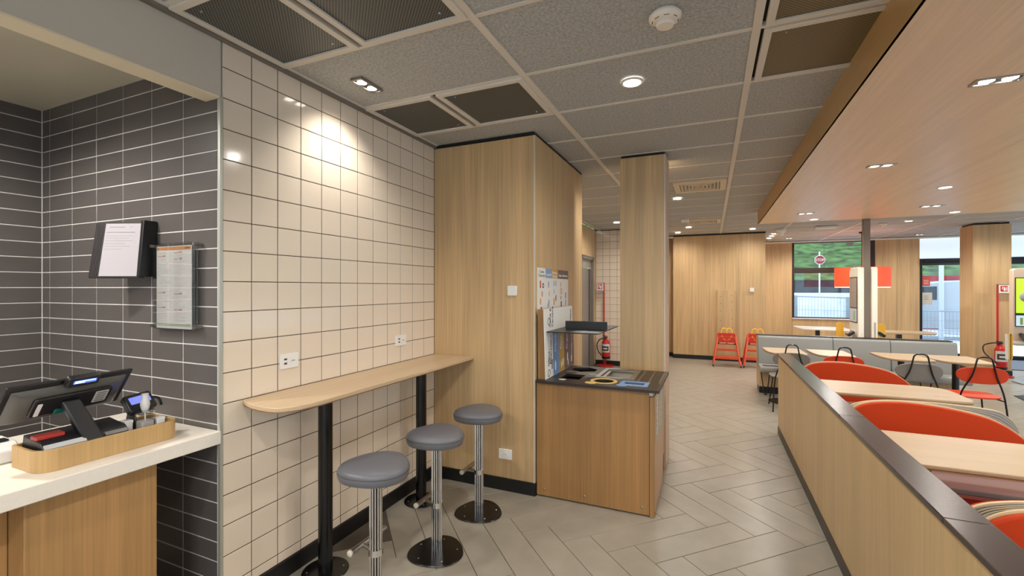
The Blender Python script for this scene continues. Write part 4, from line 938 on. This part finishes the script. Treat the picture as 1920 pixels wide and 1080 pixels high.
# ---------------------------------------------------------------- grey banquette
t = thing('banquette', 'long grey upholstered banquette with a black top edge across the room', 'banquette', (1.9, 8.3, 0))
GB = mat('banquette_grey', (140, 140, 136), .45); GB2 = mat('banquette_seat', (152, 150, 144), .4)
MB().box(.69, 3.12, 8.36, 8.50, .10, .885).build('back_wall', W_CAB, t)
MB().box(.685, 3.125, 8.35, 8.505, .885, .897).build('top_edge', BLACK, t)
for a, b in ((.692, 1.70), (1.704, 2.40), (2.404, 3.15)):
    MB().prism([(8.24, .44), (8.345, .44), (8.355, .883), (8.31, .883), (8.285, .86)], a, b, 'x').build('backrest', GB, t, bev=.010)
    MB().prism([(7.86, .395), (7.875, .36), (8.24, .36), (8.25, .445), (7.90, .452), (7.87, .435)], a, b, 'x').build('seat', GB2, t, bev=.012)
MB().box(.695, 3.05, 8.10, 8.36, .105, .36).build('base_box', W_CAB, t)
MB().box(.70, 3.04, 8.115, 8.49, 0, .105).build('plinth', BLACK, t)
MB().tube([(x, y, .455) for x, y in rrect(.73, .95, 7.93, 8.02, .03, 4)], .006, 6, True).build('seat_groove', mat('groove_grey', (104, 104, 104), .6), t)
for x in (.77, 1.7, 2.7):
    MB().tube(smoothline([(x - .06, 7.98, .36), (x - .02, 7.96, .05), (x, 7.96, .012), (x + .02, 7.96, .05), (x + .06, 7.98, .36)], 4), .008, 8).build('hairpin_leg', BC, t, smooth=True)
def small_table(pts, lx, ly, label, m=W_TAB):
    t = thing('cafe_table', label, 'table', (lx, ly, 0), 0, 'small tables before the grey banquette')
    MB().prism(pts, .73, .75).build('table_top', m, t, bev=.004)
    MB().prism(pts, .725, .7295).build('underside', mat('edge_brown'), t)
    MB().cyl((lx, ly, .012), .035, .713, 16).build('leg', BC, t, smooth=True)
    MB().lathe((lx, ly, 0), [(.2, 0), (.2, .008), (.05, .014)], 24).build('base_plate', BC, t, smooth=True)
def ttop(x0, x1): return smoothline([(x0, 7.86), (x0 + .01, 7.50), (x0 + .06, 7.28), (x0 + .16, 7.19), (x0 + .30, 7.18), (x1 - .06, 7.20), (x1, 7.25), (x1, 7.50), (x1 - .01, 7.86)], 3)
small_table(ttop(.715, 1.205), .97, 7.6, 'small pale table farthest left before the grey banquette')
small_table(ttop(1.28, 1.745), 1.52, 7.6, 'small pale table second from the left before the grey banquette')
small_table(ttop(2.04, 2.55), 2.3, 7.55, 'small pale table behind the grey chair on the right')
small_table(ttop(2.58, 3.10), 2.85, 7.55, 'small pale table behind the rightmost red chair')
# chairs
def chair(x, y, seat_m, back_m, label, rot=0):
    t = thing('cafe_chair', label, 'chair', (x, y, 0), rot, None, local=True)
    pts = [(.22 * math.copysign(abs(math.cos(a)) ** .6, math.cos(a)), .02 + .20 * math.copysign(abs(math.sin(a)) ** .6, math.sin(a))) for a in [2 * PI * i / 32 for i in range(32)]]
    MB().stack([[(px_, py_, .438 + .03 * abs(px_) ** 1.0) for px_, py_ in pts], [(px_ * .99, py_ * .99, .452 + .03 * abs(px_)) for px_, py_ in pts]]).build('seat', seat_m, t, bev=.004)
    e = lambda yo, s: [(.215 * s * math.copysign(abs(math.cos(a)) ** .75, math.cos(a)), yo - .035 * (1 - (math.cos(a)) ** 2) + .0, .705 + .092 * s * math.copysign(abs(math.sin(a)) ** .85, math.sin(a))) for a in [2 * PI * i / 36 for i in range(36)]]
    MB().stack([e(-.200, .97), e(-.206, 1), e(-.214, 1), e(-.220, .97)]).build('backrest', back_m, t, smooth=True)
    fr = [(-.215, -.24, .008), (-.185, -.215, .45), (-.10, -.262, .70), (-.066, -.272, .86), (-.058, -.272, .885), (-.035, -.272, .902), (0, -.272, .906), (.035, -.272, .902), (.058, -.272, .885), (.066, -.272, .86), (.10, -.262, .70), (.185, -.215, .45), (.215, -.24, .008)]
    MB().tube(smoothline(fr, 4), .0085, 8).build('back_frame', BC, t, smooth=True)
    for s in (-1, 1):
        MB().tube([(s * .15, .17, .44), (s * .20, .22, .008)], .0085, 8).build('leg', BC, t, smooth=True)
        MB().tube([(s * .185, -.215, .432), (s * .15, .17, .432)], .007, 8).build('side_rail', BC, t, smooth=True)
        for fx, fy in ((s * .215, -.24), (s * .20, .22)): MB().cyl((fx, fy, 0), .011, .014, 10).build('foot_cap', BLACK, t)
    return t
CG = mat('chair_grey', (112, 106, 98), .5); CGS = mat('chair_grey_seat', (150, 146, 138), .45); CR = mat('chair_red', (192, 56, 14), .55, spec=.3)
chair(.965, 7.18, CGS, CG, 'grey cafe chair at the left end of the grey banquette, behind the partition end', math.radians(2))
chair(1.53, 7.12, CR, CR, 'red cafe chair farther back, above the far red bench')
chair(2.16, 6.78, CG, CG, 'grey brown cafe chair between the two red cafe chairs')
chair(2.69, 6.76, CR, CR, 'nearest red cafe chair, at the right, with its red seat in view')

# ---------------------------------------------------------------- far tables, pendant, kiosks, steel post
t = thing('window_table', 'white topped table below the window left of the white kiosk', 'table', (2.2, 12.2, 0), 0, None)
MB().prism(smoothline([(1.80, 12.62), (1.80, 12.3), (1.86, 12.0), (2.0, 11.85), (2.75, 11.85), (2.75, 12.62)], 3), .72, .75).build('table_top', mat('white_laminate', (238, 232, 224), .15), t, bev=.004)
MB().box(2.17, 2.25, 12.15, 12.23, .02, .72).build('leg', BC, t); MB().box(2.0, 2.42, 12.0, 12.4, 0, .02).build('base_plate', BC, t)
t = thing('window_table', 'pale oak table before the glazed door, right of the white kiosk', 'table', (3.6, 11.8, 0), 0, None)
MB().prism(smoothline([(3.1, 12.1), (3.1, 11.5), (3.9, 11.45), (4.1, 11.62), (4.15, 11.85), (4.1, 12.1)], 3), .72, .75).build('table_top', W_TAB, t, bev=.004)
MB().box(3.50, 3.58, 11.7, 11.78, .02, .72).build('leg', BC, t); MB().box(3.35, 3.75, 11.55, 11.95, 0, .02).build('base_plate', BC, t)
t = thing('pendant_lamp', 'large orange red drum pendant lamp behind the white kiosk', 'lamp', (3.06, 12.3, 1.66))
n = 40; cc = lambda r: [(3.06 + r * math.cos(2 * PI * i / n), 12.3 + r * math.sin(2 * PI * i / n)) for i in range(n)]
MB().ring(cc(.50), cc(.492), 1.68, 2.10).build('shade', mat('shade_red', (236, 84, 48), .6, emis=(236, 70, 36), es=.3), t, smooth=True)
MB().prism(cc(.49), 1.66, 1.675).build('diffuser', mat('diffuser_glow', (255, 250, 240), .5, emis=(255, 240, 220), es=1.3), t)
MB().cyl((3.06, 12.3, 2.1), .012, .78, 10).lathe((3.06, 12.3, 2.86), [(.06, 0), (.05, .028)], 16).build('cord', BLACK, t)
for a in range(3): MB().tube([(3.06, 12.3, 2.1), (3.06 + .49 * math.cos(a * 2.1), 12.3 + .45 * math.sin(a * 2.1), 2.085)], .005, 6).build('spoke', STEEL, t)
KI = mat('kiosk_ivory', (228, 222, 208), .4); KY = mat('kiosk_yellow', (232, 176, 50), .45)
def kiosk(x0, x1, left, label):
    t = thing('order_kiosk', label, 'order kiosk', ((x0 + x1) / 2, 8.86, 0)); y0, y1 = 8.62, 9.10
    MB().prism([(y0, .02), (y1, .02), (y1, 1.90), (y1 - .02, 1.95), (y1 - .07, 1.975), (y0 + .02, 1.975), (y0, 1.95)], x0, x1, 'x').build('body', KI, t, bev=.012)
    MB().box(x0 + .01, x1 - .01, y0 + .03, y1 - .03, 0, .02).build('foot', STEEL, t)
    fx = x0 if left else x1; s = -1 if left else 1
    def bx(a, b, ya, yb, za, zb): return MB().box(min(fx + s * a, fx + s * b), max(fx + s * a, fx + s * b), ya, yb, za, zb)
    sc = bx(0, .006, y0 + .03, y1 - .04, 1.10, 1.825).build('screen_frame', BLACK, t, bev=.002)
    bx(.006, .008, y0 + .045, y1 - .055, 1.34, 1.81).build('screen', mat('kiosk_screen', (140, 132, 136), .12), sc)
    bx(.006, .008, y0 + .045, y1 - .055, 1.115, 1.325).build('lower_panel', mat('kiosk_lower', (190, 206, 228), .3), sc)
    bx(.008, .009, y0 + .12, y0 + .22, 1.14, 1.29).build('green_mark', mat('kiosk_green', (160, 190, 140), .4), sc)
    bx(0, .02, y0 + .10, y0 + .30, .78, .98).build('reader_plate', KI, t, bev=.005)
    q = MB().prism(rrect(-.05, .05, -.09, .09, .015, 3), -.02, .02); q.xf(Matrix.Translation((fx + s * .07, y0 + .14, .93)) @ Matrix.Rotation(s * math.radians(38), 4, 'Y')); q.build('card_reader', BLACK, t, bev=.004)
    q = MB().prism(rrect(-.032, .032, 0, .07, .004, 2), .0205, .022); q.xf(Matrix.Translation((fx + s * .07, y0 + .14, .93)) @ Matrix.Rotation(s * math.radians(38), 4, 'Y')); q.build('reader_screen', mat('reader_pink', (226, 160, 140), .3), t)
    MB().prism(rrect(min(fx + s * .10, fx + s * .20), max(fx + s * .10, fx + s * .20), .40, 1.08, .04, 5), y1 - .10, y1 - .07, 'y').build('yellow_wing', KY, t, bev=.006)
    bx(-.01, .12, y1 - .10, y1 - .075, .5, .56).build('wing_arm', KI, t)
    MB().box(x1 - .035 if left else x0 + .03, x1 - .025 if left else x0 + .055, y0 - .002, y0, .92 if left else .7, .93 if left else 1.12).build('side_mark', mat('mark_grey', (176, 172, 152), .5), t)
kiosk(2.095, 2.175, True, 'white order kiosk left of the steel post, its dark screen in view')
kiosk(2.265, 2.345, False, 'white order kiosk right of the steel post, seen edge-on')
t = thing('steel_post', 'square brown steel post standing behind the grey banquette and holding the wood ceiling', 'post', (2.22, 8.74, 0))
PB = mat('post_brown', (134, 120, 104), .4, .2)
MB().box(2.178, 2.262, 8.66, 8.76, 0, 2.889).build('shaft', PB, t, bev=.003)
MB().box(2.1795, 2.2605, 8.655, 8.765, 2.62, 2.64).build('collar', PB, t)
# kiosk with a lit green screen at the right edge
t = thing('order_kiosk', 'order kiosk with a bright green screen cut by the right edge of the picture', 'order kiosk', (5.05, 10.7, 0))
MB().prism(rrect(4.765, 5.40, .66, 1.99, .05, 5), 10.62, 10.74, 'y').build('body', mat('kiosk_pale', (214, 190, 168), .4), t, bev=.01)
MB().box(5.0, 5.2, 10.66, 10.74, .02, .70).build('stem', STEEL, t); MB().box(4.85, 5.35, 10.55, 10.85, 0, .02).build('foot', STEEL, t)
MB().box(4.79, 5.36, 10.612, 10.62, .985, 1.83).build('screen_frame', BLACK, t)
MB().box(4.80, 5.35, 10.610, 10.612, 1.22, 1.815).build('screen', mat('screen_green', (170, 200, 40), .3, emis=(176, 206, 40), es=.8), t)
MB().box(4.80, 5.35, 10.610, 10.612, 1.0, 1.18).build('lower_screen', mat('screen_pale', (190, 214, 226), .3, emis=(180, 206, 220), es=.5), t)
MB().box(4.85, 4.885, 10.608, 10.610, 1.02, 1.14).build('green_tile', mat('tile_green', (150, 176, 90), .4), t)
MB().lathe((4.93, 10.605, 1.50), [(.09, 0), (.07, -.02), (.03, -.03)], 16, 'y').build('picture_disc', mat('disc_grey', (170, 170, 166), .4), t, smooth=True)
q = MB().prism(rrect(-.05, .05, -.09, .09, .015, 3), -.02, .02); q.xf(Matrix.Translation((4.88, 10.55, .80)) @ Matrix.Rotation(math.radians(40), 4, 'X') @ Matrix.Rotation(math.radians(30), 4, 'Y')); q.build('card_reader', BLACK, t, bev=.004)
MB().prism(rrect(4.665, 4.72, .42, .87, .03, 4), 10.52, 10.55, 'y').build('yellow_wing', KY, t, bev=.006)
MB().prism(rrect(4.635, 4.665, .42, .86, .012, 3), 10.52, 10.55, 'y').build('wing_edge', KI, t); MB().box(4.72, 4.9, 10.53, 10.60, .70, .74).build('wing_arm', KI, t)
t = thing('floor_mat', 'dark floor mat on the bright floor at the right edge', 'mat', (4.6, 9.2, 0))
MB().prism([(4.19, 9.05), (5.6, 9.6), (5.3, 10.2), (4.25, 9.42)], 0, .008).build('mat_body', mat('mat_dark', (70, 76, 92), .8), t)
MB().prism([(4.185, 9.04), (4.24, 9.06), (4.29, 9.44), (4.24, 9.43)], .0, .010).build('edge_strip', BLACK, t)
t = thing('door_mat', 'blue grey entrance mat inside the glazed door', 'mat', (6.0, 13.2, 0))
MB().box(4.9, 7.4, 12.4, 14.0, 0, .010).build('mat_body', mat('mat_bluegrey', (120, 130, 146), .9, noise=.05), t)
MB().ring(rrect(4.88, 7.42, 12.38, 14.02, .01, 1), rrect(4.9, 7.4, 12.4, 14.0, .01, 1), 0, .012).build('mat_edge', BLACK, t)
for (z_, nm, lb, m) in ((1.80, 'notice', 'small red notice stuck inside the glazed door', mat('notice_red', (200, 70, 50), .5)), (1.42, 'notice', 'pale paper notice below the red one inside the glazed door', mat('notice_pale', (200, 196, 184), .6))):
    t = thing(nm, lb, 'notice', (4.8, YW, z_)); MB().box(4.71, 4.86 if z_ > 1.5 else 4.90, YW + .024, YW + .028, z_ - .10 if z_ > 1.5 else z_ - .17, z_ + .12).build('sheet', m, t)
    for k in range(3): MB().box(4.74, 4.83, YW + .022, YW + .0238, z_ - .05 + k * .04, z_ - .04 + k * .04).build('print_line', WI if z_ > 1.5 else GR, t)

# ---------------------------------------------------------------- high chairs
def highchair(x, y, label):
    t = thing('high_chair', label, 'high chair', (x, y, 0), 0, None, local=True); HO = mat('high_chair_orange', (214, 78, 44), .4); HR = mat('high_chair_red', (206, 52, 30), .4); HY = mat('arch_yellow', (244, 196, 66), .4)
    for s in (-1, 1):
        for (yf, yt) in ((-.22, -.04), (.24, .12)):
            q = MB(); q.stack([[(s * .255 + a, yf + b, .05) for a, b in ((-.018, -.02), (.018, -.02), (.018, .02), (-.018, .02))], [(s * .165 + a, yt + b, .66) for a, b in ((-.018, -.02), (.018, -.02), (.018, .02), (-.018, .02))]]).build('leg', HO, t, bev=.004)
            MB().cyl((s * .262 - .012, yf, .028), .026, .024, 14, 'x').build('castor', BLACK, t)
        MB().prism([(-.06, .52), (.16, .52), (.14, .67), (-.04, .67)], s * .168 - .012, s * .168 + .012, 'x').build('side_panel', HO, t, bev=.004)
    MB().box(-.205, .205, -.135, -.105, .33, .375).build('cross_rail', HO, t, bev=.004)
    MB().box(-.235, .235, -.20, -.02, .19, .215).build('footboard', HO, t, bev=.004)
    MB().box(-.235, .235, -.205, -.18, .16, .215).build('foot_rail', HO, t, bev=.004)
    MB().box(-.18, .18, -.05, .14, .455, .475).build('seat', HR, t, bev=.004)
    bk = MB().prism([(-.17, .665), (-.16, .50), (.16, .50), (.17, .665), (.15, .698), (-.15, .698)], -.075, -.045, 'y').build('front_box', HR, t, bev=.006)
    MB().prism([(-.155, .48), (.155, .48), (.165, .685), (-.165, .685)], .12, .14, 'y').build('back_panel', HR, t, bev=.006)
    for cx in (-.050, .050):
        o_ = [(cx + .047 * math.cos(PI * i / 12), .748 + .050 * math.sin(PI * i / 12)) for i in range(13)]
        pts = [(cx + .052, -.06, .69)] + [(a, -.06, b) for a, b in o_] + [(cx - .052, -.06, .69)]
        MB().tube(pts, .0125, 8).build('yellow_arch', HY, t, smooth=True)
    # smile print on the front box
    MB().tube([(-.075, -.078, .588), (-.045, -.078, .562), (-.012, -.078, .548)], .005, 6).build('print_smile', HY, bk); MB().tube([(.075, -.078, .588), (.045, -.078, .562), (.018, -.078, .548)], .005, 6).build('print_smile', HY, bk)
    for s in (-1, 1): MB().tube([(s * .085, -.078, .655), (s * .105, -.078, .625), (s * .07, -.078, .622)], .005, 6).build('print_smile', HY, bk)
    MB().box(-.15, .15, -.0785, -.0755, .612, .617).build('seam_line', mat('seam_pink', (236, 130, 96), .5), bk)
    for s in (-1, 1): MB().box(s * .08 - .065, s * .08 + .065, -.085, -.07, .478, .494).build('strap', mat('strap_pale', (230, 170, 160), .5), t)
    MB().box(-.165, -.13, -.08, -.06, .47, .50).box(.13, .16, -.08, -.06, .455, .49).build('buckle', BLACK, t)
    return t
highchair(.305, 10.66, 'fully visible orange red high chair with yellow arches before the far wood wall')
h2 = highchair(.885, 10.72, 'orange red high chair half hidden behind the end of the grey banquette')
